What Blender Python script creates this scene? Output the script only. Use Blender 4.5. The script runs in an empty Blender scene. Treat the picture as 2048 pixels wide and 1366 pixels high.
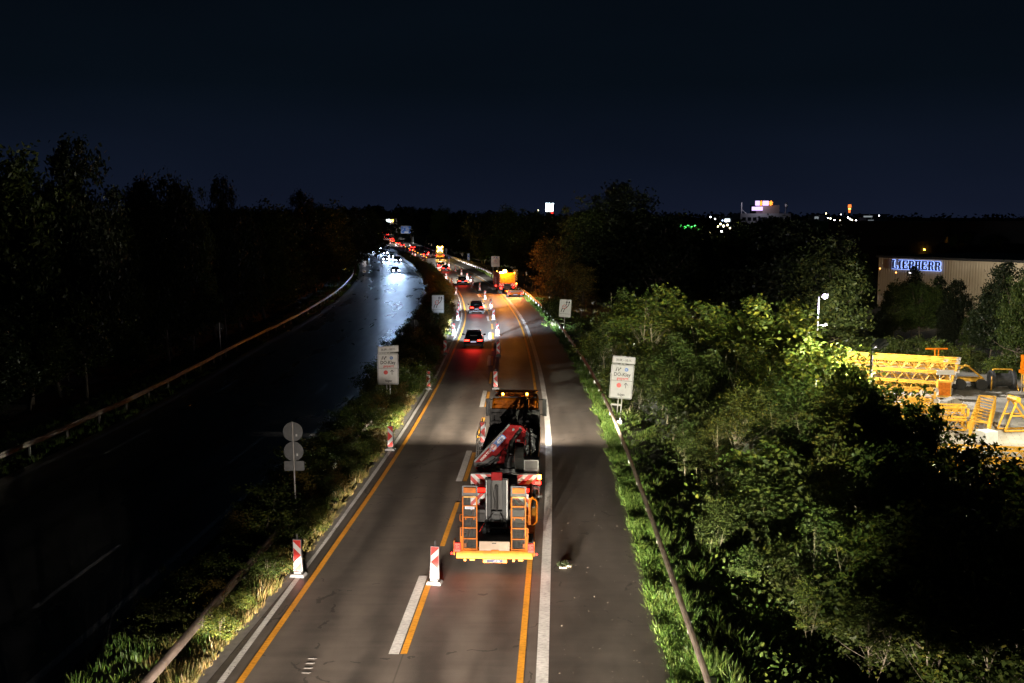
import bpy, bmesh, math, random
import numpy as np
from mathutils import Vector, Matrix

random.seed(7); RNG = np.random.default_rng(7)
S = bpy.context.scene
COL = S.collection
R = math.radians

# ------------------------------------------------------------------ camera
CAM_H = 11.7; FPX = 1991.0; PITCH = math.atan(243/1991.0)
cd = bpy.data.cameras.new('camera'); cam = bpy.data.objects.new('camera', cd); COL.objects.link(cam)
cd.sensor_width = 36; cd.lens = 35; cd.clip_end = 9000; cd.clip_start = .1
cam.location = (0, 0, CAM_H); cam.rotation_euler = (R(90)-PITCH, 0, 0)
S.camera = cam

# ------------------------------------------------------------------ night sky
W = bpy.data.worlds.new('World'); S.world = W; W.use_nodes = True
nt = W.node_tree; nt.nodes.clear()
wo = nt.nodes.new('ShaderNodeOutputWorld'); bg = nt.nodes.new('ShaderNodeBackground')
sky = nt.nodes.new('ShaderNodeTexSky'); sky.sky_type = 'NISHITA'; sky.sun_disc = False
sky.sun_elevation = R(-5); sky.sun_rotation = R(100); sky.air_density = 1.6; sky.dust_density = 1.5; sky.ozone_density = 4
tc = nt.nodes.new('ShaderNodeTexCoord'); sx = nt.nodes.new('ShaderNodeSeparateXYZ')
cr = nt.nodes.new('ShaderNodeValToRGB')            # city glow low in the sky, darker overhead
cr.color_ramp.elements[0].position = 0.0; cr.color_ramp.elements[0].color = (.0066, .0096, .0225, 1)
cr.color_ramp.elements[1].position = .42; cr.color_ramp.elements[1].color = (.0008, .0018, .0030, 1)
e = cr.color_ramp.elements.new(.045); e.color = (.0046, .0074, .0168, 1)
e = cr.color_ramp.elements.new(.13); e.color = (.0019, .0040, .0074, 1)
nz = nt.nodes.new('ShaderNodeTexNoise'); nz.inputs['Scale'].default_value = 2.2; nz.inputs['Detail'].default_value = 3
mpn = nt.nodes.new('ShaderNodeMapping'); mpn.inputs['Scale'].default_value = (1, 1, 3.5)
mr = nt.nodes.new('ShaderNodeMapRange'); mr.inputs['To Min'].default_value = .62; mr.inputs['To Max'].default_value = 1.38
mul = nt.nodes.new('ShaderNodeMixRGB'); mul.blend_type = 'MULTIPLY'; mul.inputs[0].default_value = 1
add = nt.nodes.new('ShaderNodeMixRGB'); add.blend_type = 'ADD'; add.inputs[0].default_value = .03
L = nt.links.new
L(tc.outputs['Generated'], sx.inputs[0]); L(sx.outputs['Z'], cr.inputs[0])
L(tc.outputs['Generated'], mpn.inputs[0]); L(mpn.outputs[0], nz.inputs['Vector']); L(nz.outputs[0], mr.inputs[0])
L(cr.outputs[0], mul.inputs[1]); L(mr.outputs[0], mul.inputs[2])
L(mul.outputs[0], add.inputs[1]); L(sky.outputs[0], add.inputs[2])
L(add.outputs[0], bg.inputs[0]); bg.inputs[1].default_value = 1.0; L(bg.outputs[0], wo.inputs[0])

S.view_settings.view_transform = 'Standard'; S.view_settings.look = 'None'
S.view_settings.exposure = 0; S.view_settings.gamma = 1
cy = S.cycles
cy.max_bounces = 5; cy.diffuse_bounces = 2; cy.glossy_bounces = 2; cy.transmission_bounces = 3; cy.transparent_max_bounces = 6
cy.sample_clamp_indirect = 2.0; cy.sample_clamp_direct = 40; cy.caustics_reflective = False; cy.caustics_refractive = False
cy.use_denoising = True

# ------------------------------------------------------------------ survey helpers
cP, sP = math.cos(PITCH), math.sin(PITCH)
def ray(px, py):
    a = (px-1024)/FPX; b = -(py-683)/FPX
    return a, cP+b*sP, -sP+b*cP
def at(px, py, Y):
    r = ray(px, py); t = Y/r[1]; return r[0]*t, CAM_H+r[2]*t
def zr(Y):
    return max(0, min(Y, 820)-450)**2*4.3e-5+max(0, Y-820)*.004
_c = np.array([(-60,-3.6),(0,-.9),(24.5,.21),(33.5,.63),(50,1.31),(65,1.6),(80,1.58),(95,1.36),(115.5,.78),(129.5,.0),(154.5,-1.68),(178,-3.95),
   (212,-8.0),(246,-12.75),(280,-18.2),(327,-25.6),(374,-33.4),(445,-45.1),(507,-55.6),(620,-74.6),(690,-86),(760,-94.5),(830,-99),(900,-98),(1000,-90),(1150,-76)])
def _spline(x, y):
    n = len(x); h = np.diff(x); A = np.zeros((n, n)); b = np.zeros(n); A[0,0] = A[-1,-1] = 1
    for i in range(1, n-1):
        A[i,i-1] = h[i-1]; A[i,i] = 2*(h[i-1]+h[i]); A[i,i+1] = h[i]
        b[i] = 3*((y[i+1]-y[i])/h[i]-(y[i]-y[i-1])/h[i-1])
    c = np.linalg.solve(A, b)
    def f(t):
        i = int(min(max(np.searchsorted(x, t)-1, 0), n-2)); d = t-x[i]
        bb = (y[i+1]-y[i])/h[i]-h[i]*(2*c[i]+c[i+1])/3
        return y[i]+d*(bb+d*(c[i]+d*(c[i+1]-c[i])/(3*h[i]))), bb+d*(2*c[i]+d*(c[i+1]-c[i])/h[i])
    return f
_sp = _spline(_c[:,0], _c[:,1])
def rx(Y): return _sp(min(max(Y, -60), 1150))
def rd(Y, off):                      # road coordinates -> world x, y   (off = metres right of the right-hand yellow line)
    X, m = rx(Y); return X+off*math.sqrt(1+m*m), Y
def heading(Y): return -math.atan(rx(Y)[1])
def itp(tab): 
    xs = [a for a, b in tab]; ys = [b for a, b in tab]
    return lambda Y: float(np.interp(Y, xs, ys))
O_YL = itp([(24,-7.12),(60,-7.0),(90,-6.7),(125,-6.1),(180,-6.3),(210,-5.9),(340,-5.4),(700,-5.4)])
O_RE = itp([(24,3.88),(50,3.66),(100,3.45),(200,3.2),(700,3.2)])
O_GR = itp([(24,4.62),(50,4.32),(75,4.22),(100,3.98),(160,3.75),(700,3.7)])
O_LE = itp([(24,-7.95),(34,-7.6),(60,-7.65),(700,-7.75)])
O_LR = itp([(20,-11.8),(110,-11.6),(200,-11.0),(290,-11.9),(450,-14)])
O_LL = itp([(20,-24.4),(60,-24.4),(90,-25.2),(130,-24.8),(200,-24.5),(262,-24.8),(290,-24),(350,-23.5),(700,-24)])
def gp(px, py, h=0):
    r = ray(px, py); t = (h-CAM_H)/r[2]; x, Y = r[0]*t, r[1]*t
    if Y > 440 or Y < 0:
        Y = 430.
        while Y < 1500 and CAM_H+r[2]*Y/r[1] > zr(Y)+h: Y += 1
        x = r[0]*Y/r[1]
    return x, Y
def lerp(a, b, t): return a+(b-a)*t
def sstep(a, b, x):
    t = min(1, max(0, (x-a)/(b-a))); return t*t*(3-2*t)
def zg(x, Y):                        # terrain height
    X, m = rx(Y); lat = (x-X)/math.sqrt(1+m*m)
    z = zr(Y)
    if lat > 4.6:
        dep = lerp(-5, -3, sstep(130, 220, Y)); dep = lerp(dep, -1.5, sstep(220, 420, Y))
        z += dep*sstep(4.9, 17.5, lat)
        if lat > 17.5: z += .0
    elif lat < -26.2:
        z += 1.1*sstep(-26.5, -36, lat)
    elif lat > -11.4 and lat < -8.1: z += .08
    else: z -= .07
    return z

# ------------------------------------------------------------------ scene-graph helpers
ORD = 'zero first second third fourth fifth sixth seventh eighth ninth tenth eleventh twelfth thirteenth fourteenth fifteenth sixteenth seventeenth eighteenth nineteenth'.split()
TENS = {20:'twent', 30:'thirt', 40:'fort', 50:'fift', 60:'sixt', 70:'sevent', 80:'eight', 90:'ninet'}
def ordw(n):
    if n < 20: return ORD[n]
    if n >= 100: return 'hundred-'+ordw(n-100) if n > 100 else 'hundredth'
    t, u = n//10*10, n % 10
    return TENS[t]+'ieth' if u == 0 else TENS[t]+'y-'+ORD[u]
def tag(o, label, cat, group=None, kind=None):
    o['label'] = label; o['category'] = cat
    if group: o['group'] = group
    if kind: o['kind'] = kind
    return o
def thing(name, label, cat, loc=(0,0,0), rotz=0, group=None):
    o = bpy.data.objects.new(name, None); COL.objects.link(o); o.empty_display_size = .2
    o.location = loc; o.rotation_euler = (0, 0, rotz)
    return tag(o, label, cat, group)
def copy_tree(o, parent=None):
    c = o.copy(); COL.objects.link(c); c.parent = parent
    for ch in list(o.children): copy_tree(ch, c)
    return c
def relabel(o, label, group=None):
    o['label'] = label
    if group: o['group'] = group
    return o

class MB:
    def __init__(s): s.v = []; s.f = []; s.m = []; s.slot = 0
    def mat(s, i): s.slot = i; return s
    def add(s, V, F, M=None):
        n = len(s.v)
        for p in V: s.v.append(tuple(M @ Vector(p)) if M is not None else tuple(p))
        for f in F: s.f.append(tuple(i+n for i in f)); s.m.append(s.slot)
        return s
    def box(s, x0, x1, y0, y1, z0, z1, M=None, tx=0, ty=0):
        V = [(x0,y0,z0),(x1,y0,z0),(x1,y1,z0),(x0,y1,z0),(x0+tx,y0+ty,z1),(x1-tx,y0+ty,z1),(x1-tx,y1-ty,z1),(x0+tx,y1-ty,z1)]
        return s.add(V, [(0,3,2,1),(4,5,6,7),(0,1,5,4),(1,2,6,5),(2,3,7,6),(3,0,4,7)], M)
    def tube(s, p0, p1, r0, r1=None, n=8, cap=True):
        r1 = r0 if r1 is None else r1
        a, b = Vector(p0), Vector(p1); d = (b-a)
        if d.length < 1e-6: return s
        d.normalize(); u = d.orthogonal().normalized(); w = d.cross(u)
        V = []
        for p, r in ((a, r0), (b, r1)):
            for i in range(n):
                t = 2*math.pi*i/n; V.append(p+(u*math.cos(t)+w*math.sin(t))*r)
        F = [(i, (i+1) % n, n+(i+1) % n, n+i) for i in range(n)]
        if cap: F += [tuple(range(n-1, -1, -1)), tuple(range(n, 2*n))]
        return s.add(V, F)
    def path(s, pts, r, n=6):
        for a, b in zip(pts[:-1], pts[1:]): s.tube(a, b, r, r, n)
        return s
    def prism(s, poly, y0, y1, M=None):          # polygon in x,z extruded along y (front face at y0)
        n = len(poly); ar = sum(poly[i][0]*poly[(i+1) % n][1]-poly[(i+1) % n][0]*poly[i][1] for i in range(n))
        if ar < 0: poly = poly[::-1]
        V = [(x, y0, z) for x, z in poly]+[(x, y1, z) for x, z in poly]
        F = [tuple(range(n)), tuple(range(2*n-1, n-1, -1))]
        F += [(i, n+i, n+(i+1) % n, (i+1) % n) for i in range(n)]
        return s.add(V, F, M)
    def disc(s, cx, cz, r, y0, y1, n=24): return s.prism([(cx+r*math.cos(2*math.pi*i/n), cz+r*math.sin(2*math.pi*i/n)) for i in range(n)], y0, y1)
    def ring(s, cx, cz, r, w, y0, y1, n=24):
        for i in range(n):
            a, b = 2*math.pi*i/n, 2*math.pi*(i+1)/n
            s.prism([(cx+r*math.cos(a), cz+r*math.sin(a)), (cx+r*math.cos(b), cz+r*math.sin(b)), (cx+(r-w)*math.cos(b), cz+(r-w)*math.sin(b)), (cx+(r-w)*math.cos(a), cz+(r-w)*math.sin(a))], y0, y1)
        return s
    def stroke(s, pts, w, y0, y1):
        for (xa, za), (xb, zb) in zip(pts[:-1], pts[1:]):
            d = math.hypot(xb-xa, zb-za); nx, nz_ = -(zb-za)/d*w/2, (xb-xa)/d*w/2
            s.prism([(xa+nx, za+nz_), (xa-nx, za-nz_), (xb-nx, zb-nz_), (xb+nx, zb+nz_)], y0, y1)
        return s
    def ball(s, c, r, sz=1, n=10, k=6):
        V = [(c[0], c[1], c[2]-r*sz)]
        for j in range(1, k):
            ph = -math.pi/2+math.pi*j/k
            for i in range(n): V.append((c[0]+r*math.cos(ph)*math.cos(2*math.pi*i/n), c[1]+r*math.cos(ph)*math.sin(2*math.pi*i/n), c[2]+r*sz*math.sin(ph)))
        V.append((c[0], c[1], c[2]+r*sz)); F = []
        for i in range(n): F.append((0, 1+(i+1) % n, 1+i))
        for j in range(k-2):
            for i in range(n): F.append((1+j*n+i, 1+j*n+(i+1) % n, 1+(j+1)*n+(i+1) % n, 1+(j+1)*n+i))
        o = 1+(k-2)*n
        for i in range(n): F.append((o+i, o+(i+1) % n, len(V)-1))
        return s.add(V, F)
    def build(s, name, mats, parent=None, smooth=False, bevel=0):
        me = bpy.data.meshes.new(name); me.from_pydata(s.v, [], s.f)
        if not isinstance(mats, (list, tuple)): mats = [mats]
        for m in mats: me.materials.append(m)
        me.polygons.foreach_set('material_index', s.m)
        if smooth: me.polygons.foreach_set('use_smooth', [True]*len(s.f))
        me.update(); o = bpy.data.objects.new(name, me); COL.objects.link(o)
        if parent: o.parent = parent
        if bevel:
            b = o.modifiers.new('bevel', 'BEVEL'); b.width = bevel; b.segments = 2; b.limit_method = 'ANGLE'
        return o
def mesh_np(name, V, F, mats, parent=None, smooth=False, mi=None):
    V = np.asarray(V, np.float32); F = np.asarray(F, np.int32); me = bpy.data.meshes.new(name)
    me.vertices.add(len(V)); me.vertices.foreach_set('co', V.ravel())
    k = F.shape[1]; me.loops.add(F.size); me.loops.foreach_set('vertex_index', F.ravel())
    me.polygons.add(len(F)); me.polygons.foreach_set('loop_start', np.arange(0, F.size, k, dtype=np.int32))
    try: me.polygons.foreach_set('loop_total', np.full(len(F), k, np.int32))
    except Exception: pass
    if not isinstance(mats, (list, tuple)): mats = [mats]
    for m in mats: me.materials.append(m)
    if mi is not None: me.polygons.foreach_set('material_index', mi)
    me.update(calc_edges=True); me.validate()
    if smooth: me.polygons.foreach_set('use_smooth', [True]*len(F))
    o = bpy.data.objects.new(name, me); COL.objects.link(o)
    if parent: o.parent = parent
    return o
def text_mb(mb, s, size, x, z, y=0, M=None, align='CENTER', sxx=1.0, thick=.004, bold=0):
    cu = bpy.data.curves.new('txt', 'FONT'); cu.body = s; cu.size = size; cu.align_x = align; cu.extrude = thick/2; cu.resolution_u = 2; cu.offset = bold
    o = bpy.data.objects.new('txt', cu); COL.objects.link(o)
    bpy.context.view_layer.update()
    me = bpy.data.meshes.new_from_object(o)
    V = [(x+v.co.x*sxx, y-v.co.z, z+v.co.y) for v in me.vertices]; F = [tuple(p.vertices) for p in me.polygons]
    mb.add(V, F, M)
    bpy.data.objects.remove(o); bpy.data.curves.remove(cu); bpy.data.meshes.remove(me)

# ------------------------------------------------------------------ materials
def nodes(m): m.use_nodes = True; return m.node_tree
def pm(name, col, rough=.6, metal=0, var=0.0, scale=8, spec=.5, bump=0, coat=0):
    m = bpy.data.materials.new(name); t = nodes(m); b = t.nodes['Principled BSDF']
    b.inputs['Base Color'].default_value = (*col, 1); b.inputs['Roughness'].default_value = rough; b.inputs['Metallic'].default_value = metal
    b.inputs['Specular IOR Level'].default_value = spec; b.inputs['Coat Weight'].default_value = coat
    if var or bump:
        c = t.nodes.new('ShaderNodeTexCoord'); n = t.nodes.new('ShaderNodeTexNoise'); n.inputs['Scale'].default_value = scale; n.inputs['Detail'].default_value = 5
        t.links.new(c.outputs['Object'], n.inputs['Vector'])
        if var:
            r = t.nodes.new('ShaderNodeMapRange'); r.inputs['From Min'].default_value = .3; r.inputs['From Max'].default_value = .7
            r.inputs['To Min'].default_value = 1-var; r.inputs['To Max'].default_value = 1+var*.6
            x = t.nodes.new('ShaderNodeMixRGB'); x.blend_type = 'MULTIPLY'; x.inputs[0].default_value = 1; x.inputs[1].default_value = (*col, 1)
            t.links.new(n.outputs[0], r.inputs[0]); t.links.new(r.outputs[0], x.inputs[2]); t.links.new(x.outputs[0], b.inputs['Base Color'])
        if bump:
            p = t.nodes.new('ShaderNodeBump'); p.inputs['Strength'].default_value = bump; p.inputs['Distance'].default_value = .02
            t.links.new(n.outputs[0], p.inputs['Height']); t.links.new(p.outputs[0], b.inputs['Normal'])
    return m
def em(name, col, st, sample=False):
    m = bpy.data.materials.new(name); t = nodes(m); t.nodes.clear()
    o = t.nodes.new('ShaderNodeOutputMaterial'); e_ = t.nodes.new('ShaderNodeEmission'); e_.inputs[0].default_value = (*col, 1); e_.inputs[1].default_value = st
    t.links.new(e_.outputs[0], o.inputs[0])
    m.cycles.emission_sampling = 'AUTO' if sample else 'NONE'
    return m
def asphalt(name, c0, c1, rough, shoulder=1.0, tracks=.25):
    """asphalt in road coordinates: u = metres right of the yellow line, v = metres along the road"""
    m = bpy.data.materials.new(name); t = nodes(m); b = t.nodes['Principled BSDF']; Lk = t.links.new
    uv = t.nodes.new('ShaderNodeUVMap'); uv.uv_map = 'road'
    sp = t.nodes.new('ShaderNodeSeparateXYZ'); Lk(uv.outputs[0], sp.inputs[0])
    def noise(scl, sc, det=4, dist=0):
        mp = t.nodes.new('ShaderNodeMapping'); mp.inputs['Scale'].default_value = scl; n = t.nodes.new('ShaderNodeTexNoise')
        n.inputs['Scale'].default_value = sc; n.inputs['Detail'].default_value = det; n.inputs['Distortion'].default_value = dist; Lk(uv.outputs[0], mp.inputs[0]); Lk(mp.outputs[0], n.inputs['Vector']); return n.outputs[0]
    def mth(op, x, y=None, z=None, cl=False):
        n = t.nodes.new('ShaderNodeMath'); n.operation = op; n.use_clamp = cl
        for i_, v in enumerate((x, y, z)):
            if v is None: continue
            if isinstance(v, (int, float)): n.inputs[i_].default_value = v
            else: Lk(v, n.inputs[i_])
        return n.outputs[0]
    streak = noise((.30, 3.2, 1), 1.0, 6, .6); grain = noise((1, 1, 1), 42, 2); blotch = noise((.55, .09, 1), 1.0, 5, .8); spots = noise((1, .6, 1), 1.7, 4)
    def cen(x, k): return mth('MULTIPLY', mth('SUBTRACT', x, .5), k)
    s_ = mth('ADD', mth('ADD', cen(streak, .55), cen(grain, .75)), mth('ADD', cen(blotch, 1.5), cen(spots, .8)))
    tr = mth('COSINE', mth('MULTIPLY', mth('ADD', sp.outputs['X'], .62), 2*math.pi/1.78))
    inlane = mth('LESS_THAN', sp.outputs['X'], .5)
    s_ = mth('ADD', s_, mth('MULTIPLY', mth('MULTIPLY', tr, inlane), -tracks*.5))
    fac = mth('ADD', s_, .5, cl=True)
    mix = t.nodes.new('ShaderNodeMixRGB'); mix.inputs[1].default_value = (*c0, 1); mix.inputs[2].default_value = (*c1, 1); Lk(fac, mix.inputs[0])
    vo = t.nodes.new('ShaderNodeTexVoronoi'); vo.feature = 'DISTANCE_TO_EDGE'; vo.inputs['Scale'].default_value = .22
    dn = t.nodes.new('ShaderNodeTexNoise'); dn.inputs['Scale'].default_value = .9; dn.inputs['Detail'].default_value = 5; Lk(uv.outputs[0], dn.inputs['Vector'])
    ad = t.nodes.new('ShaderNodeVectorMath'); ad.operation = 'MULTIPLY_ADD'; ad.inputs[1].default_value = (1.6, 1.6, 0); Lk(dn.outputs['Color'], ad.inputs[0]); Lk(uv.outputs[0], ad.inputs[2]); Lk(ad.outputs[0], vo.inputs['Vector'])
    crack = mth('MULTIPLY', mth('LESS_THAN', vo.outputs['Distance'], .008), mth('GREATER_THAN', spots, .53))
    dark = mth('SUBTRACT', 1, mth('MULTIPLY', crack, .6))
    sh = mth('SUBTRACT', 1, mth('MULTIPLY', mth('GREATER_THAN', sp.outputs['X'], .57), 1-shoulder)); dark = mth('MULTIPLY', dark, sh)
    seam = mth('LESS_THAN', mth('ABSOLUTE', mth('SUBTRACT', sp.outputs['X'], -3.22)), .022); dark = mth('MULTIPLY', dark, mth('SUBTRACT', 1, mth('MULTIPLY', seam, .4)))
    mu = t.nodes.new('ShaderNodeMixRGB'); mu.blend_type = 'MULTIPLY'; mu.inputs[0].default_value = 1; Lk(mix.outputs[0], mu.inputs[1]); Lk(dark, mu.inputs[2])
    Lk(mu.outputs[0], b.inputs['Base Color'])
    Lk(mth('ADD', mth('MULTIPLY', cen(blotch, .35), 1), rough), b.inputs['Roughness']); b.inputs['Specular IOR Level'].default_value = .45
    bp = t.nodes.new('ShaderNodeBump'); bp.inputs['Strength'].default_value = .3; bp.inputs['Distance'].default_value = .006; Lk(mth('ADD', grain, mth('MULTIPLY', streak, .8)), bp.inputs['Height']); Lk(bp.outputs[0], b.inputs['Normal'])
    return m
def paint(name, col, wear, bump=.3):
    m = bpy.data.materials.new(name); t = nodes(m); b = t.nodes['Principled BSDF']; Lk = t.links.new
    c = t.nodes.new('ShaderNodeTexCoord'); n = t.nodes.new('ShaderNodeTexNoise'); n.inputs['Scale'].default_value = 16; n.inputs['Detail'].default_value = 4
    mp = t.nodes.new('ShaderNodeMapping'); mp.inputs['Scale'].default_value = (.45, 1, 1); Lk(c.outputs['Object'], mp.inputs[0]); Lk(mp.outputs[0], n.inputs['Vector'])
    r = t.nodes.new('ShaderNodeValToRGB'); r.color_ramp.elements[0].position = .5-wear*.5; r.color_ramp.elements[1].position = .56
    r.color_ramp.elements[0].color = (*[x*(1-wear) for x in col], 1); r.color_ramp.elements[1].color = (*col, 1)
    n2 = t.nodes.new('ShaderNodeTexNoise'); n2.inputs['Scale'].default_value = .8; n2.inputs['Detail'].default_value = 4; Lk(c.outputs['Object'], n2.inputs['Vector'])
    mr_ = t.nodes.new('ShaderNodeMapRange'); mr_.inputs['From Min'].default_value = .3; mr_.inputs['From Max'].default_value = .7; mr_.inputs['To Min'].default_value = .72; mr_.inputs['To Max'].default_value = 1.05
    x = t.nodes.new('ShaderNodeMixRGB'); x.blend_type = 'MULTIPLY'; x.inputs[0].default_value = 1
    Lk(n.outputs[0], r.inputs[0]); Lk(n2.outputs[0], mr_.inputs[0]); Lk(r.outputs[0], x.inputs[1]); Lk(mr_.outputs[0], x.inputs[2]); Lk(x.outputs[0], b.inputs['Base Color'])
    b.inputs['Roughness'].default_value = .6
    bp = t.nodes.new('ShaderNodeBump'); bp.inputs['Strength'].default_value = bump; bp.inputs['Distance'].default_value = .012; Lk(n.outputs[0], bp.inputs['Height']); Lk(bp.outputs[0], b.inputs['Normal'])
    return m
def leafm(name, ca, cb, cc, trans=.35):
    m = bpy.data.materials.new(name); t = nodes(m); t.nodes.clear(); Lk = t.links.new
    o = t.nodes.new('ShaderNodeOutputMaterial'); g = t.nodes.new('ShaderNodeNewGeometry'); r = t.nodes.new('ShaderNodeValToRGB')
    r.color_ramp.elements[0].color = (*ca, 1); r.color_ramp.elements[1].color = (*cc, 1); q = r.color_ramp.elements.new(.6); q.color = (*cb, 1)
    oi = t.nodes.new('ShaderNodeObjectInfo'); hs = t.nodes.new('ShaderNodeHueSaturation')
    mr_ = t.nodes.new('ShaderNodeMapRange'); mr_.inputs['To Min'].default_value = .7; mr_.inputs['To Max'].default_value = 1.25
    m2 = t.nodes.new('ShaderNodeMapRange'); m2.inputs['To Min'].default_value = .485; m2.inputs['To Max'].default_value = .515
    Lk(g.outputs['Random Per Island'], r.inputs[0]); Lk(oi.outputs['Random'], mr_.inputs[0]); Lk(oi.outputs['Random'], m2.inputs[0])
    Lk(mr_.outputs[0], hs.inputs['Value']); Lk(m2.outputs[0], hs.inputs['Hue']); Lk(r.outputs[0], hs.inputs['Color'])
    d = t.nodes.new('ShaderNodeBsdfPrincipled'); d.inputs['Roughness'].default_value = .5; d.inputs['Specular IOR Level'].default_value = .35
    tr = t.nodes.new('ShaderNodeBsdfTranslucent'); mx = t.nodes.new('ShaderNodeMixShader'); mx.inputs[0].default_value = trans
    Lk(hs.outputs[0], d.inputs['Base Color']); Lk(hs.outputs[0], tr.inputs[0]); Lk(d.outputs[0], mx.inputs[1]); Lk(tr.outputs[0], mx.inputs[2]); Lk(mx.outputs[0], o.inputs[0])
    return m
M = {}
M['asphalt'] = asphalt('asphalt_grey', (.030,.0245,.020), (.105,.086,.070), .62, .70, .55)
M['asphalt2'] = asphalt('asphalt_old', (.022,.022,.023), (.062,.061,.063), .31, 1.0, .45)
M['kerb'] = pm('kerb_concrete', (.13,.12,.11), .8, var=.3, scale=3)
M['white_line'] = paint('white_marking', (.50,.485,.46), .72, 1.0)
M['dim_line'] = paint('worn_dimmed_marking', (.26,.26,.26), .6, .6)  # opposite lines darkened in colour to look unlit, plus speckled wear
M['yellow_line'] = paint('yellow_marking', (.66,.28,.012), .38)
M['soil'] = pm('soil', (.030,.026,.016), .95, var=.5, scale=1.5, bump=.4)
M['paver'] = pm('paver', (.33,.32,.28), .75, var=.25, scale=.5)
M['galv'] = pm('galvanised_steel', (.42,.41,.40), .42, .75, var=.25, scale=3)
M['white'] = pm('white_sheeting', (.62,.62,.62), .5, var=.1, scale=4)
M['red'] = pm('red_sheeting', (.55,.025,.018), .5)
M['rail'] = pm('weathered_rail', (.15,.118,.10), .5, .35, var=.5, scale=2.5)
M['black'] = pm('black_print', (.012,.012,.014), .5)
M['blue'] = pm('blue_sheeting', (.02,.13,.48), .45)
M['signback'] = pm('sign_back', (.10,.105,.11), .5, .2, var=.25, scale=6)
M['rubber'] = pm('rubber', (.018,.018,.018), .75, var=.3, scale=9)
M['plastic'] = pm('recycled_plastic', (.05,.05,.05), .75, var=.3, scale=7)
M['steel'] = pm('dark_steel', (.05,.052,.055), .45, .3, var=.4, scale=5)
M['grey'] = pm('grey_paint', (.12,.125,.13), .5, var=.3, scale=5)
M['dark'] = pm('dark_paint', (.014,.013,.013), .55, var=.4, scale=5)
M['orange'] = pm('orange_paint', (.52,.135,.002), .5, var=.40, scale=4, spec=.2)
M['crane_red'] = pm('crane_red', (.21,.006,.008), .65, var=.3, scale=4, spec=.12)
M['yellow'] = pm('crane_yellow', (.62,.33,.03), .5, var=.35, scale=2)
M['beige'] = pm('beige_board', (.42,.33,.25), .7, var=.15, scale=3)
M['glass'] = pm('dark_glass', (.01,.012,.014), .06, spec=.8)
M['cabglass'] = pm('cab_window', (.45,.40,.32), .2)
M['chrome'] = pm('chrome', (.6,.6,.6), .2, 1)
M['tail'] = em('tail_red', (1,.012,.006), 7, True)
M['tail_hot'] = em('tail_red_hot', (1,.020,.012), 20, True)
M['head'] = em('headlight_white', (.85,.90,1), 120)
M['headb'] = em('headlight_blue', (.72,.78,1), 160)
M['amber'] = em('amber_lamp', (1,.45,.04), 30)
M['amber_dim'] = em('amber_warning', (1,.40,.03), 9)
M['grating'] = pm('grating_wire', (.07,.07,.065), .5, .5)
M['mast'] = pm('mast_grey', (.022,.024,.026), .6, .1, var=.5, scale=4)
M['mirror'] = pm('mirror_glass', (.06,.06,.06), .1, .6)
M['smudge'] = pm('smudge', (.115,.105,.095), .8, var=.4, scale=12)
M['amber_hot'] = em('amber_beacon', (1,.5,.08), 400)
M['lampw'] = em('white_lamp', (1,.93,1), 45)
M['platelit'] = em('lit_plate', (.75,.75,1), .6)
M['bark'] = pm('bark', (.11,.085,.06), .9, var=.5, scale=14, bump=.5)
M['bark2'] = pm('pale_bark', (.20,.17,.12), .85, var=.4, scale=10)
M['leaf_y'] = leafm('leaf_yellowgreen', (.035,.060,.010), (.075,.105,.018), (.16,.15,.02))
M['leaf_g'] = leafm('leaf_green', (.026,.044,.010), (.048,.070,.014), (.09,.105,.020))
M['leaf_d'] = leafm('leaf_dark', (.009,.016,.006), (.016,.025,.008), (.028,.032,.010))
M['leaf_o'] = leafm('leaf_autumn', (.05,.045,.010), (.11,.075,.015), (.16,.10,.02))
M['grass'] = leafm('grass_blades', (.028,.060,.010), (.055,.098,.014), (.11,.13,.026), .3)
M['grassd'] = leafm('dry_grass', (.06,.07,.014), (.13,.11,.03), (.24,.17,.06), .3)
M['brick_dark'] = pm('dark_cladding', (.016,.017,.02), .9)
M['clad'] = None

# ------------------------------------------------------------------ terrain, roads, markings
YS = list(np.arange(-15, 150, 1.0))+list(np.arange(150, 420, 3.0))+list(np.arange(420, 1150, 8.0))
lat = [-2500,-900,-400,-200,-120,-80,-60,-50,-44,-40,-36,-33,-30,-28,-26.6,-25.9,-24,-18,-12,-11.45,-10.6,-9,-8.05,-7.6,0,4.0,4.55,5.0]+list(np.arange(6,19,1.0))+[20,24,30,40,55,75,100,140,200,400,900,2500]
ty = [-60,-30]+list(np.arange(-15,160,2.0))+list(np.arange(160,420,5.0))+list(np.arange(420,1150,14.0))+[1300,1700,2500,4000,7000]
V = []; 
for Y in ty:
    X, m = rx(Y); k = math.sqrt(1+m*m)
    for l in lat:
        x = X+l*k; z = zg(x, Y) if abs(l) > 5 or l < 0 else zr(Y)-.07
        if abs(l) < 60: z += .05*math.sin(x*1.7+Y*.9)*math.sin(Y*1.3-x*.6) if (l > 5.5 or l < -27) else 0
        V.append((x, Y, z))
n = len(lat); F = [(i*n+j, i*n+j+1, (i+1)*n+j+1, (i+1)*n+j) for i in range(len(ty)-1) for j in range(n-1)]
g = mesh_np('ground', V, F, M['soil'], smooth=True); g['kind'] = 'structure'
def strip_mb(mb, fl, fr, z, y0, y1, step=None):
    if not callable(fl): a = fl; fl = lambda Y: a
    if not callable(fr): b = fr; fr = lambda Y: b
    ys = [y0]+[Y for Y in YS if y0 < Y < y1]+[y1]
    V = []
    for Y in ys: 
        for f in (fl, fr):
            x, yy = rd(Y, f(Y)); V.append((x, yy, zr(Y)+z))
    mb.add(V, [(2*i, 2*i+1, 2*i+3, 2*i+2) for i in range(len(ys)-1)])
def structure(name, mb, mat):
    o = mb.build(name, mat); o['kind'] = 'structure'; return o
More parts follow.
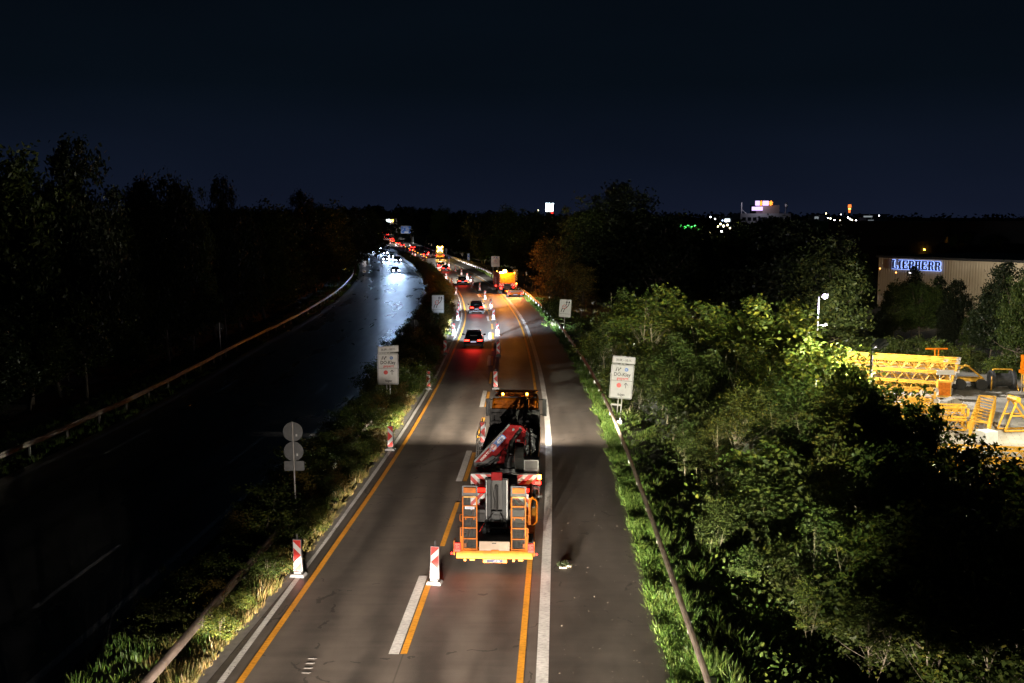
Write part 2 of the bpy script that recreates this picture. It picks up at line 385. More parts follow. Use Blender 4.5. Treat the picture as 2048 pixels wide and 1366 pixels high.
def road_sheet(name, fl, fr, mat, cols=7):
    V, UV = [], []
    for Y in YS:
        for c_ in range(cols):
            o_ = lerp(fl(Y), fr(Y), c_/(cols-1)); x, yy = rd(Y, o_); V.append((x, yy, zr(Y))); UV.append((o_, Y))
    F = [(i*cols+j, i*cols+j+1, (i+1)*cols+j+1, (i+1)*cols+j) for i in range(len(YS)-1) for j in range(cols-1)]
    o = mesh_np(name, V, F, mat); o['kind'] = 'structure'; ul = o.data.uv_layers.new(name='road')
    ids = np.zeros(len(o.data.loops), np.int32); o.data.loops.foreach_get('vertex_index', ids); ul.data.foreach_set('uv', np.asarray(UV, np.float32)[ids].ravel())
road_sheet('road', O_LE, O_RE, M['asphalt']); road_sheet('opposite_road', O_LL, O_LR, M['asphalt2'])
mb = MB(); strip_mb(mb, lambda Y: O_LE(Y)-.34, lambda Y: O_LE(Y)-.004, .012, -15, 300)
structure('kerb', mb, M['kerb'])
mb = MB(); strip_mb(mb, lambda Y: O_YL(Y)-.09, lambda Y: O_YL(Y)+.09, .008, -15, 760)
strip_mb(mb, -.09, .09, .008, -15, 760)
Y = 25.8-36
while Y < 160:
    strip_mb(mb, -3.30, -3.12, .008, Y, Y+5.6); Y += 9.0
strip_mb(mb, -3.30, -3.12, .008, 164, 420)
structure('yellow_lane_marking', mb, M['yellow_line'])
mb = MB(); strip_mb(mb, .41, .73, .004, -15, 760)
strip_mb(mb, lambda Y: O_YL(Y)-.58, lambda Y: O_YL(Y)-.41, .004, -15, 420)
Y = 25.8-36
while Y < 330:
    strip_mb(mb, -3.62, -3.34, .004, Y, Y+6.0); Y += 18.0
structure('white_lane_marking', mb, M['white_line'])
mb = MB(); strip_mb(mb, -18.4, -18.18, .004, 112, 330)
strip_mb(mb, lambda Y: O_LL(Y)+.45, lambda Y: O_LL(Y)+.75, .004, -10, 600)
strip_mb(mb, lambda Y: O_LR(Y)-.75, lambda Y: O_LR(Y)-.5, .004, -10, 500)
Y = 29
while Y < 420:
    strip_mb(mb, -15.0, -14.82, .004, Y, Y+6)
    if Y < 105: strip_mb(mb, -21.9, -21.7, .004, Y+2, Y+8)
    Y += 18
structure('opposite_lane_marking', mb, M['dim_line'])

# ------------------------------------------------------------------ guardrails
def guardrail(label, foff, y0, y1, step, side, reflect=0):
    root = thing('guardrail', label, 'guardrail', (*rd(y0, foff(y0)), 0)); ox, oy = root.location.x, root.location.y
    prof = [(0,.44),(.055,.475),(.055,.535),(.0,.60),(.055,.665),(.055,.725),(0,.76),(-.02,.76),(-.008,.60),(-.02,.44)]
    ys = [Y for Y in np.arange(y0, y1, 1.5 if y1 < 120 else 2.5)]
    V = []
    for Y in ys:
        wob = .012*math.sin(Y*.7)
        for (l, z) in prof:
            x, yy = rd(Y, foff(Y)+side*l); V.append((x-ox, yy-oy, z+zr(Y)+wob))
    n = len(prof); F = [(i*n+j, i*n+(j+1) % n, (i+1)*n+(j+1) % n, (i+1)*n+j) for i in range(len(ys)-1) for j in range(n)]
    mesh_np('rail', V, F, M['rail'], root)
    k = 0; Y = y0+1
    rest = MB()
    while Y < y1-1:
        x, yy = rd(Y, foff(Y)-side*.10); z = zr(Y)
        mb = MB() if k < 96 else rest
        mb.box(x-ox-.05, x-ox+.05, yy-oy-.03, yy-oy+.03, z-.35, z+.66)
        mb.box(x-ox-.09, x-ox+.09, yy-oy-.045, yy-oy+.045, z+.54, z+.69)
        if k < 96: mb.build('post', M['galv'], root)
        k += 1; Y += step
    if rest.v:
        o = rest.build('posts', M['galv'], root); o['kind'] = 'stuff'
    return root
guardrail('long galvanised steel guardrail along the grass verge right of the hard shoulder', O_GR, 14, 420, 4.0, -1)
guardrail('curved steel guardrail along the far left edge of the opposite carriageway', lambda Y: O_LL(Y)-1.0, 20, 262, 4.0, 1)
guardrail('short low steel guardrail half buried in the weeds of the median', itp([(10,-8.95),(24,-8.98),(32,-9.05),(60,-9.3)]), 10, 58, 4.0, 1)

# ------------------------------------------------------------------ light helpers
def beam_tree(ld, col, cut=.004, sharp=.035, leak=.02, wide=.55, e0=.035, pw=2.0, lw=.28):
    """dipped headlamp pattern in the lamp's own direction space: bright below the cut-off, little above it"""
    ld.use_nodes = True; t = ld.node_tree; t.nodes.clear(); Lk = t.links.new
    o = t.nodes.new('ShaderNodeOutputLight'); e_ = t.nodes.new('ShaderNodeEmission'); e_.inputs[0].default_value = (*col, 1)
    c = t.nodes.new('ShaderNodeTexCoord'); s = t.nodes.new('ShaderNodeSeparateXYZ'); Lk(c.outputs['Normal'], s.inputs[0])
    def mth(op, a, b=None, cl=False):
        n = t.nodes.new('ShaderNodeMath'); n.operation = op; n.use_clamp = cl
        for i, v in enumerate((a, b)):
            if v is None: continue
            if isinstance(v, (int, float)): n.inputs[i].default_value = v
            else: Lk(v, n.inputs[i])
        return n.outputs[0]
    zz = mth('MAXIMUM', mth('ABSOLUTE', s.outputs['Z']), .05)
    el = mth('DIVIDE', mth('MULTIPLY', s.outputs['Y'], ESIGN), zz); az = mth('DIVIDE', s.outputs['X'], zz)
    up = t.nodes.new('ShaderNodeMapRange'); up.interpolation_type = 'SMOOTHSTEP'; Lk(el, up.inputs[0])
    up.inputs['From Min'].default_value = -cut-sharp; up.inputs['From Max'].default_value = -cut; up.inputs['To Min'].default_value = 1; up.inputs['To Max'].default_value = 0
    down = mth('MAXIMUM', mth('MULTIPLY', el, -1/e0), 1)
    fall = mth('POWER', down, -pw)
    def gauss(w): q = mth('DIVIDE', az, w); return mth('EXPONENT', mth('MULTIPLY', mth('MULTIPLY', q, q), -1))
    glow = mth('MULTIPLY', mth('MULTIPLY', gauss(lw), leak), mth('EXPONENT', mth('MULTIPLY', mth('ABSOLUTE', el), -5)))
    st = mth('ADD', mth('MULTIPLY', mth('MULTIPLY', up.outputs[0], fall), gauss(wide)), glow)
    Lk(st, e_.inputs[1]); Lk(e_.outputs[0], o.inputs[0])
ESIGN = 1.0
_beams = {}
def beam(parent, loc, power, col, yaw=0, key='', **kw):
    """spot lamp facing local -Y by default (yaw turns it about z; pi = +Y)"""
    k = (power, col, key)
    if k not in _beams:
        ld = bpy.data.lights.new('headlight_beam', 'SPOT'); ld.energy = power; ld.spot_size = R(165); ld.spot_blend = .2; ld.shadow_soft_size = .07
        beam_tree(ld, col, **kw); _beams[k] = ld
    o = bpy.data.objects.new('headlight_beam', _beams[k]); COL.objects.link(o); o.parent = parent
    o.location = loc; o.rotation_euler = Matrix.Rotation(yaw, 4, 'Z').to_3x3().to_euler() if False else (R(90), 0, yaw+math.pi)
    return o
def lamp(parent, name, kind, loc, power, col, rot=(0,0,0), size=.2, spot=120, blend=.4, sy=None):
    ld = bpy.data.lights.new(name, kind); ld.energy = power; ld.color = col
    if kind == 'SPOT': ld.spot_size = R(spot); ld.spot_blend = blend; ld.shadow_soft_size = size
    elif kind == 'AREA':
        ld.shape = 'RECTANGLE'; ld.size = size; ld.size_y = sy or size
    else: ld.shadow_soft_size = size
    o = bpy.data.objects.new(name, ld); COL.objects.link(o); o.parent = parent; o.location = loc; o.rotation_euler = rot
    return o

# ------------------------------------------------------------------ cars  (built facing +Y, rear at y = -len/2)
def loft(mb, rows):
    n = len(rows[0]); V = [p for r in rows for p in r]
    F = [(i*n+j, i*n+(j+1) % n, (i+1)*n+(j+1) % n, (i+1)*n+j) for i in range(len(rows)-1) for j in range(n)]
    F.append(tuple(range(n-1, -1, -1))); F.append(tuple(range((len(rows)-1)*n, len(rows)*n)))
    mb.add(V, F)
def sect(y, hw, z0, z1, e=4.0, n=16, tum=0):
    r = []
    for i in range(n):
        a = 2*math.pi*i/n; c_, s_ = math.cos(a), math.sin(a)
        u = math.copysign(abs(c_)**(2/e), c_); v = math.copysign(abs(s_)**(2/e), s_)
        zz = (z0+z1)/2+v*(z1-z0)/2; r.append((u*hw*(1-tum*max(0, v)), y, zz))
    return r
def car(label, col, style='sedan', plate=True, lit_tail=True, group=None, hot='head'):
    root = thing('car', label, 'car', group=group)
    pa = pm('car_paint', col, .28, .2, coat=.6)
    Lh = {'sedan':2.3,'hatch':2.05,'suv':2.25,'van':2.5}[style]; hw = .9 if style != 'suv' else .95
    belt = {'sedan':.93,'hatch':.96,'suv':1.08,'van':1.1}[style]; roof = {'sedan':1.44,'hatch':1.5,'suv':1.68,'van':1.95}[style]
    tz = belt+.06 if style == 'sedan' else belt
    b = MB(); loft(b, [sect(-Lh,hw*.86,.42,belt-.1), sect(-Lh+.12,hw*.96,.30,tz), sect(-Lh+.7,hw,.24,tz+.01), sect(-.3,hw,.22,belt), sect(Lh-1.3,hw*.99,.22,belt), sect(Lh-.5,hw*.95,.25,belt-.14), sect(Lh-.1,hw*.86,.30,belt-.26), sect(Lh,hw*.76,.38,belt-.36)])
    body = b.build('body', pa, root, True)
    re_ = {'sedan':-Lh+.75,'hatch':-Lh+.12,'suv':-Lh+.1,'van':-Lh+.06}[style]; rr = re_+{'sedan':.75,'hatch':.5,'suv':.42,'van':.15}[style]
    w1, w0 = hw*.93, hw*.74
    g_ = MB(); loft(g_, [sect(re_,w1*.94,belt-.05,belt+.02,3,16), sect(rr,w0+.06,belt-.05,roof-.03,5,16,.10), sect(.1,w0+.08,belt-.05,roof-.02,5,16,.12), sect(.45,w0+.07,belt-.05,roof-.05,5,16,.12), sect(1.15,w1*.94,belt-.06,belt-.01,3,16)])
    g_.build('windows', M['glass'], root, True)
    r_ = MB(); loft(r_, [sect(rr-.08,w0*.86,roof-.06,roof-.02,3), sect(rr+.1,w0*.95,roof-.07,roof,4), sect(.2,w0*.96,roof-.06,roof+.015,4), sect(.5,w0*.9,roof-.07,roof-.015,4)]); r_.build('roof', pa, root, True)
    if style in ('sedan','hatch'):
        s_ = MB(); s_.box(-.32,.32,re_+.16,re_+.22,belt+.14,belt+.20); s_.build('rear_shelf', M['grey'], root)
    for sx_ in (-1, 1):
        for yy in (-Lh+.85, Lh-.9):
            w = MB(); w.tube((sx_*(hw-.21), yy, .33), (sx_*(hw+.01), yy, .33), .33, n=20); wh = w.build('wheel', M['rubber'], root)
            q = MB(); q.tube((sx_*(hw+.0), yy, .33), (sx_*(hw+.02), yy, .33), .21, n=14); q.build('rim', M['galv'], wh)
        m_ = MB(); m_.ball((sx_*(hw+.12), .62, belt+.06), .11, .7); m_.box(min(sx_*hw*.9,sx_*(hw+.1)), max(sx_*hw*.9,sx_*(hw+.1)), .6, .66, belt, belt+.05); m_.build('mirror', pa, root, True)
        t_ = MB(); x0, x1 = sorted((sx_*.42*hw, sx_*.9*hw)); t_.box(x0, x1, -Lh-.012, -Lh+.2, belt-.24, belt-.11, tx=.02); t_.build('taillight', M['tail_hot' if lit_tail else 'red'], root)
        h_ = MB(); x0, x1 = sorted((sx_*.5*hw, sx_*.84*hw)); h_.box(x0, x1, Lh-.16, Lh+.01, belt-.38, belt-.24, tx=.02); h_.build('headlight', M[hot], root)
    u = MB(); u.box(-hw*.8, hw*.8, -Lh-.03, -Lh+.3, .27, .44); u.build('bumper', M['dark'], root, bevel=.03)
    p = MB(); p.box(-.26, .26, -Lh-.045, -Lh-.01, .56, .68); p.build('licence_plate', M['platelit'], root)
    hb = MB(); hb.box(-.2, .2, re_+.05, re_+.09, belt+.02, belt+.05); hb.build('brake_light', M['tail'], root)
    root['half'] = Lh
    return root
def put(o, px, py, rev=False, off=None, dx=0):
    x, Y = gp(px, py); o.location = (x+dx, Y+o.get('half', 2.2)*(-1 if rev else 1), zr(Y)); o.rotation_euler.z = heading(Y)*-1+ (0)
    o.rotation_euler.z = -math.atan(rx(Y)[1])+(math.pi if rev else 0)
    return o
def drive_lights(o, power=9000, col=(1,.93,.82), key='d'):
    Lh = o.get('half', 2.2)
    for s_ in (-1, 1): beam(o, (s_*.62, Lh+.08, .68), power, col, yaw=math.pi, key=key)
    tl = lamp(o, 'tail_glow', 'AREA', (0, -Lh-.12, .8), 34, (1,.03,.015), (R(-68), 0, 0), 1.3, sy=.15)
CG = 'cars driving away on the right carriageway'
c1 = put(car('black sedan with red taillights nearest to the crane truck in the left lane', (.012,.012,.014), 'sedan', group=CG), 946, 697); drive_lights(c1, 640000, (.70,.84,1), 'cool')
c2 = put(car('dark red hatchback following second ahead, beside the lane signs', (.05,.006,.008), 'hatch', group=CG), 951.5, 628); drive_lights(c2, 420000)
c3 = put(car('dark sedan third ahead, left of the orange beacon truck', (.012,.012,.016), 'sedan', group=CG), 923, 570.5); drive_lights(c3, 420000)
c4 = put(car('dark compact car fourth ahead where the lane bends left', (.02,.012,.012), 'hatch', group=CG), 889.5, 543.5); drive_lights(c4, 200000)
c5 = put(car('red estate car in front of the fourth car at the bend', (.12,.008,.008), 'suv', group=CG), 880, 538); drive_lights(c5, 200000)
far = [(849,514,'light car with red taillights beside the row of amber beacon lamps'),(803,494,'car braking with red glow on the road, left of the flashing cross lights'),(795,490,'car just ahead of the braking one on the distant bend'),
       (781,480,'car below the blue exit sign on the distant bend'),(770,477.5,'car at the left edge of the distant bend'),(760.5,471,'lower of two cars close together at the far turn'),(758.5,466,'upper of two cars close together at the far turn'),
       (771,461,'leftmost car beneath the lit gantry'),(779,458.5,'middle car beneath the lit gantry'),(794,457,'rightmost car beneath the lit gantry, beside the exit sign')]
base = None
for i, (px, py, lb) in enumerate(far):
    if base is None:
        o = base = car(lb, (.05,.05,.055), 'hatch', group=CG)
        for s_ in (-1, 1): k = MB(); k.ball((s_*.62, -2.1, .85), .17); k.build('lamp_glow', M['tail_hot'], o)
    else: o = copy_tree(base); relabel(o, lb)
    put(o, px, py)
    if i < 4: beam(o, (0, 2.15, .68), 260000, (1,.95,.9), yaw=math.pi, key='far')
OG = 'oncoming cars on the left carriageway'
onc = [(793,545,'oncoming car nearest to the camera, alone with bright headlights','sedan'),(772,522,'oncoming car on the left of the bright group of three','hatch'),(797,524,'oncoming car on the right of the bright group of three','suv'),
       (782.5,516,'oncoming car behind in the middle of the bright group of three','sedan'),(735,484,'high oncoming van farthest back with bluish headlights','van'),(743,495,'oncoming car just ahead of the farthest van','sedan'),(765,508.5,'oncoming car between the dark beacons and the group of three','hatch'),(753,503,'oncoming car beside the dark row of beacons','hatch')]
for i, (px, py, lb, st) in enumerate(onc):
    o = put(car(lb, (.03,.035,.05), st, lit_tail=False, group=OG, hot='headb'), px, py, True)
    o.rotation_euler.z += .06
    for s_ in (-1, 1): 
        k = MB(); k.ball((s_*.62, o['half']+.02, .72), .15); k.build('headlamp_glow', M['headb'], o)
        beam(o, (s_*.62, o['half']+.24, .70), 380000 if i == 0 else 80000, (.46,.66,1), yaw=math.pi, key='on%d' % (i == 0), leak=.004, wide=.22, cut=.0, sharp=.020, e0=.016, pw=1.0, lw=.4)
for i, (Y, off) in enumerate([(338,-1.6),(372,-4.4),(405,-1.7),(520,-4.2),(556,-1.6),(600,-4.2),(645,-1.6),(690,-4.2)]):
    o = copy_tree(base); relabel(o, '%s small red-lamped car from the camera in the far queue on the distant bend' % ordw(i+1), 'far queue on the right carriageway')
    for ch in list(o.children):
        if ch.type == 'LIGHT' and ch.name.startswith('headlight_beam'): bpy.data.objects.remove(ch)
    o.location = (*rd(Y, off), zr(Y)); o.rotation_euler.z = -math.atan(rx(Y)[1])
onb = o2 = None
for i, (Y, off) in enumerate([(338,-15.2),(352,-18.6),(395,-15.5),(430,-18.5),(470,-15.6),(505,-18.4),(545,-15.8)]):
    if onb is None: o = onb = car('x', (.03,.035,.05), 'hatch', lit_tail=False, hot='headb'); [MB().ball((s_*.62, 2.05, .72), .2).build('headlamp_glow', M['headb'], onb) for s_ in (-1, 1)]
    else: o = copy_tree(onb)
    relabel(o, '%s oncoming car from the camera in the far queue behind the bright group of three' % ordw(i+1), 'far queue of oncoming cars')
    o.location = (*rd(Y, off), zr(Y)); o.rotation_euler.z = -math.atan(rx(Y)[1])+math.pi
# the car coming up under the bridge, whose headlights light the road in front of the camera
nb = car('silver van coming out from under the bridge with its headlights on', (.3,.3,.31), 'van', group=CG)
nb.location = (-5.0, 5.2, 0); nb.rotation_euler.z = -.07
for s_ in (-1, 1): beam(nb, (s_*.72, 2.6, 1.0), 400000, (1,.86,.72), yaw=math.pi-.05, key='near', cut=.009, sharp=.030, leak=.055, wide=.34, e0=.029, pw=1.6, lw=.22)

nb2 = copy_tree(nb); relabel(nb2, 'second silver van under the bridge, in the right lane behind the ramp trailer')
nb2.location = (-.4, .5, 0); nb2.rotation_euler.z = -.02
for ch in list(nb2.children):
    if ch.type == 'LIGHT': bpy.data.objects.remove(ch)
for s_ in (-1, 1): beam(nb2, (s_*.72, 2.6, .85), 400000, (1,.86,.72), yaw=math.pi, key='lane', cut=.010, sharp=.022, leak=.022, wide=.38, e0=.023, pw=1.5, lw=.22)
k = MB()  # roof lamps added to the unseen van as fill for slope, trees, crane
for s_ in (-1, 1): k.tube((s_*.55, 1.0, 1.95), (s_*.55, 1.0, 2.1), .03); k.box(s_*.55-.16, s_*.55+.16, .95, 1.07, 2.08, 2.3)
k.build('added_roof_lamp', M['galv'], nb2)
for s_ in (-1, 1): lamp(nb2, 'added_fill_light', 'SPOT', (s_*.55, 1.12, 2.19), 105000, (1,.97,.72), (R(92.5), 0, R(-10)), .1, 25, 1.0)

# ------------------------------------------------------------------ crane truck
def chevron(mb_w, mb_r, x0, x1, z0, z1, y, left=True, n=4):
    mb_w.box(x0, x1, y, y+.03, z0, z1)
    w = x1-x0; h = z1-z0; st = (w+h)/n
    for i in range(n):
        a = -h+i*st+ (st*.1); q = [(a,0),(a+st*.5,0),(a+st*.5+h,h),(a+h,h)]
        # clip to board
        poly = q
        for lim, keep in ((0, 1), (w, -1)):
            out = []
            for (xa, za), (xb, zb) in zip(poly, poly[1:]+poly[:1]):
                ia, ib = (xa-lim)*keep >= 0, (xb-lim)*keep >= 0
                if ia: out.append((xa, za))
                if ia != ib:
                    t = (lim-xa)/(xb-xa); out.append((lim, za+t*(zb-za)))
            poly = out
            if not poly: break
        if len(poly) < 3: continue
        P = [((x0+x) if left else (x1-x), z0+z) for x, z in poly]
        mb_r.prism(P, y-.004, y+.001)
def crane_truck(label):
    t = thing('crane_truck', label, 'truck', group='crane trucks of the road crew')
    # local: y=0 rear of the truck, x centre, heading +y;  (trailer built separately)
    b = MB(); b.box(-.42,.42,.1,12.0,.62,.92); b.box(-1.15,1.15,.05,.25,.95,1.28); b.box(-1.2,-.9,3,8.8,.45,.95); b.box(.9,1.2,3,8.8,.45,.95); b.build('chassis', M['dark'], t)
    d = MB(); d.box(-1.24,1.24,.3,9.7,.98,1.16); d.box(-1.25,-1.19,3.0,9.7,1.16,1.65); d.box(1.19,1.25,3.0,9.7,1.16,1.65); d.build('flatbed', M['dark'], t, bevel=.02)
    q = MB(); q.box(1.253,1.275,2.2,9.6,1.0,1.6); q.box(-1.275,-1.253,4.2,9.6,1.0,1.3); q.build('side_stripe', M['orange'], t)
    h = MB(); h.box(-1.25,1.25,9.72,9.80,1.0,2.46); 
    for i in range(6): h.box(-1.2+i*.43,-1.14+i*.43,9.66,9.72,1.0,2.44)
    h.build('headboard', M['dark'], t)
    # cab
    c = MB(); loft(c, [sect(9.95,1.13,.9,2.86,7,28), sect(10.05,1.16,.85,2.97,7,28), sect(10.9,1.17,.8,3.0,7,28), sect(11.7,1.16,.7,2.98,7,28), sect(12.1,1.13,.7,2.8,6,28), sect(12.28,1.08,.75,2.2,6,28)])
    cab = c.build('cab', M['orange'], t, True)
    g_ = MB()
    for i in range(7): g_.box(-.98,.98,9.93,9.97,2.50+i*.055,2.515+i*.055)
    g_.build('rear_ribs', M['orange'], cab)
    g_ = MB(); g_.box(-.5,.46,9.925,9.97,2.12,2.42); g_.build('rear_window', M['cabglass'], cab, bevel=.02)
    g_ = MB(); g_.box(-1.0,1.0,11.95,12.2,2.9,2.97); g_.box(-1.1,1.1,11.9,12.3,2.955,3.0); g_.build('roof_visor', M['orange'], cab, bevel=.02)
    g_ = MB(); g_.box(-1.05,1.05,10.1,10.16,2.95,3.02); g_.build('roof_edge', M['dark'], cab)
    for x in (-.62,.58):
        k = MB(); k.tube((x,10.35,2.95),(x,10.35,3.05),.04); k.mat(1); k.ball((x,10.35,3.1),.055,1.3); k.build('beacon_lamp', [M['dark'], M['amber']], cab, True)
    for x, r_ in ((.62,.05),(-.78,.035)):
        k = MB(); k.tube((x,9.86,1.1),(x,9.86,2.98 if x > 0 else 2.3),r_); k.build('exhaust_stack', M['chrome'], t, True)
    for s_ in (-1,1):
        k = MB(); k.tube((s_*1.1,11.6,2.62),(s_*1.42,11.5,2.62),.025); k.tube((s_*1.1,11.6,1.85),(s_*1.42,11.5,1.85),.025); k.box(min(s_*1.33,s_*1.55),max(s_*1.33,s_*1.55),11.45,11.55,1.78,2.66); mi = k.build('mirror', M['dark'], cab, bevel=.03)
        k = MB(); k.box(min(s_*1.36,s_*1.52),max(s_*1.36,s_*1.52),11.44,11.449,1.84,2.6); k.build('mirror_glass', M['mirror'], mi)
        k = MB(); k.box(min(s_*.6,s_*1.05),max(s_*.6,s_*1.05),12.18,12.3,.78,1.0); k.build('headlight', M['head'], cab)
        for yy in (1.3,2.7,11.0):
            k = MB(); k.tube((s_*.75,yy,.5),(s_*1.2,yy,.5),.5,n=24); w = k.build('wheel', M['rubber'], t)
            k = MB(); k.tube((s_*1.2,yy,.5),(s_*1.215,yy,.5),.28,n=16); k.build('rim', M['grey'], w)
        k = MB(); k.box(min(s_*1.0,s_*1.32),max(s_*1.0,s_*1.32),.6,3.4,1.0,1.08); k.build('mudguard', M['dark'], t)
    # rear boards
    for s_ in (-1,1):
        a, b_ = sorted((s_*.52, s_*1.33)); w, r_ = MB(), MB(); chevron(w, r_, a, b_, 1.29, 1.69, .0, s_ > 0, 3)
        o = w.build('chevron_board', M['white'], t); r_.build('stripes', M['red'], o)
        k = MB(); k.box(min(s_*.75,s_*1.1),max(s_*.75,s_*1.1),-.03,.04,.98,1.12); k.build('taillight', M['tail'], t)
    k = MB(); k.box(-1.3,1.34,-.01,.12,1.70,1.74); k.box(.5,.54,0,.1,1.3,1.72); k.box(-.54,-.5,0,.1,1.3,1.72); k.build('rear_frame', M['steel'], t)
    # loading crane, folded across behind the bed
    yb = 1.7
    k = MB(); k.box(-.45,.95,yb,yb+.7,1.1,1.5); k.tube((.1,yb+.35,1.3),(.1,yb+.35,2.0),.22,n=14); k.box(-1.3,1.3,yb+.1,yb+.5,1.0,1.14); k.box(-1.05,-.2,yb-.1,yb+.2,1.2,1.45); k.build('crane_base', M['steel'], t, bevel=.02)
    k = MB(); k.prism([(.30,1.75),(.84,1.75),(.93,3.05),(.72,3.3),(.42,3.2)], yb+.14, yb+.5); k.prism([(-.18,1.75),(.06,1.72),(.35,2.7),(.2,2.9),(-.05,2.35)], yb+.2, yb+.46)
    col_ = k.build('crane_column', M['crane_red'], t, bevel=.03)
    k = MB(); k.box(.42,.56,yb+.128,yb+.142,2.62,2.7); k.box(.12,.22,yb+.19,yb+.201,2.05,2.12); k.build('data_plate', M['white'], col_)
    k = MB(); k.prism([(-1.32,1.83),(.12,3.40),(.62,3.37),(.86,3.12),(.52,2.98),(-.13,2.36),(-.72,1.72),(-1.05,1.70),(-1.28,1.66)], yb-.22, yb+.1)
    boom = k.build('crane_boom', M['crane_red'], t, bevel=.035)
    k = MB(); k.prism([(-1.34,1.85),(.11,3.43),(.16,3.38),(-1.29,1.80)], yb-.24, yb+.12); k.build('boom_edge', M['steel'], boom)
    k = MB(); k.prism([(-1.31,1.80),(-.98,1.84),(-.55,2.12),(-.4,2.05),(-.95,1.60),(-1.29,1.62)], yb-.245, yb-.2); k.build('boom_fairing', M['dark'], boom, bevel=.01)
    k = MB(); k.prism([(-1.28,1.58),(-1.02,1.28),(-.85,1.30),(-.62,1.60),(-.6,1.78),(-.75,1.82),(-.95,1.55)], yb-.2, yb+.06)
    k.prism([(-.5,1.72),(-.1,1.72),(.05,2.2),(-.12,2.32)], yb-.1, yb+.08); jib = k.build('crane_jib', M['crane_red'], t, bevel=.03)
    k = MB()
    for (x, z) in ((-.72,1.72),(-1.06,1.42)): k.tube((x,yb-.26,z),(x,yb+.1,z),.07,n=12)
    k.tube((.3,yb-.25,3.2),(.3,yb+.1,3.2),.06,n=12); k.tube((.58,yb-.25,3.24),(.58,yb+.1,3.24),.06,n=12); k.build('pivot_pin', M['steel'], jib)
    k = MB(); k.tube((.62,yb-.3,3.22),(.25,yb-.3,2.72),.075,n=12); k.tube((.25,yb-.3,2.72),(.1,yb-.3,2.25),.10,n=12); k.tube((.1,yb-.3,2.25),(-.02,yb-.3,1.85),.06,n=10); k.build('lift_cylinder', M['dark'], t, True)
    k = MB(); k.tube((-.5,yb-.26,1.9),(-.25,yb-.2,2.15),.06); k.tube((-.62,yb-.2,1.6),(-.3,yb-.2,1.95),.05); k.tube((-.9,yb-.3,1.62),(-.42,yb-.3,1.98),.055); k.build('jib_cylinder', M['steel'], t, True)
    # lettering along the boom
    ang = math.atan2(3.40-1.83, .12+1.32)
    Mx = Matrix.Translation((-.60, yb-.222, 2.36)) @ Matrix.Rotation(-ang, 4, 'Y')
    k = MB(); k.box(-.02,.78,-.004,.0,-.12,.12, Mx); o = k.build('maker_badge', M['blue'], boom)
    k = MB(); text_mb(k, '4020', .24, .55, -.085, -.008, Mx, sxx=.8, bold=.006); k.build('badge_number', M['white'], o)
    k = MB(); V0 = len(k.v); k.disc(.13, 0, .135, -.010, -.004, 20); k.v = [tuple(Mx @ Vector(v)) for v in k.v]; em_ = k.build('emblem', M['white'], o)
    k = MB(); text_mb(k, 'HMF', .12, .13, -.042, -.014, Mx, sxx=.85, bold=.004); k.v = k.v; n0 = len(k.v)
    rr = MB(); rr.ring(.13, 0, .125, .022, -.014, -.010, 20); rr.v = [tuple(Mx @ Vector(v)) for v in rr.v]; k.add(rr.v, rr.f); k.build('emblem_letters', M['red'], em_)
    Mt = Matrix.Translation((-.98, yb-.224, 1.95)) @ Matrix.Rotation(-ang, 4, 'Y')
    k = MB(); text_mb(k, 'POWER TO LIFT', .135, .26, -.04, -.004, Mt, sxx=.72, bold=.004); k.build('boom_lettering', M['white'], boom)
    # spare wheel, toolbox, hoses, railing
    k = MB(); k.tube((.40,1.15,2.04),(.72,1.15,2.04),.52,n=28); k.tube((.38,1.15,2.04),(.74,1.15,2.04),.44,n=28); sw = k.build('spare_wheel', M['rubber'], t)
    k = MB(); k.tube((.365,1.15,2.04),(.38,1.15,2.04),.26,n=18); k.build('rim', M['grey'], sw)
    k = MB(); k.box(.76,1.36,.45,1.0,1.68,1.74); k.box(.76,1.36,.45,1.0,1.74,2.19); tb = k.build('toolbox', M['grey'], t, bevel=.015)
    k = MB(); k.box(.81,1.31,.438,.449,1.79,2.14); k.build('toolbox_door', M['dark'], tb)
    k = MB(); rnd = random.Random(3)
    for i in range(9):
        p = [Vector((.75+rnd.random()*.35, yb-.1-rnd.random()*.4, 3.25-rnd.random()*.2))]
        for j in range(5): p.append(p[-1]+Vector((rnd.uniform(-.05,.14)-.03*j, rnd.uniform(-.08,.08), -rnd.uniform(.08,.3))))
        k.path(p, .024, 6)
    for i in range(4): k.tube((1.0+.03*i,yb-.25,3.05-.13*i),(1.22-.05*i,yb-.1,2.88-.17*i),.07)
    k.build('hydraulic_hoses', M['steel'], t, True)
    k = MB()
    for z in (1.75,2.1,2.42): k.path([(-1.42,6.0,z),(-1.42,3.9,z),(-1.1,3.9,z)], .02)
    for y in (3.9,4.9,6.0): k.tube((-1.42,y,1.1),(-1.42,y,2.42),.02)
    k.build('handrail', M['galv'], t)
    k = MB(); k.tube((1.40,-.35,.85),(1.40,-.35,1.72),.035); k.mat(1); k.tube((1.40,-.35,1.62),(1.40,-.35,1.78),.07,n=10); k.mat(2); k.box(1.26,1.46,-.43,-.37,1.42,1.53); k.mat(0); k.tube((1.2,-.1,1.2),(1.4,-.35,1.2),.03); k.tube((1.40,-.35,.9),(1.40,-.35,1.0),.12,n=12); k.build('marker_lamp', [M['galv'], M['amber'], M['tail_hot']], t)
    k = MB(); rnd = random.Random(5)
    for i in range(7):
        x = -1.05+i*.3; k.box(x,x+.24,3.2+rnd.random(),4.6+rnd.random()*3,1.17,1.4+rnd.random()*.35)
    k.build('load', M['dark'], t, bevel=.02)
    return t
t1 = crane_truck('orange cab truck with folded red loading crane, towing the ramp trailer nearest the camera')
TR0 = (-.6, 32.2); TRZ = -.046
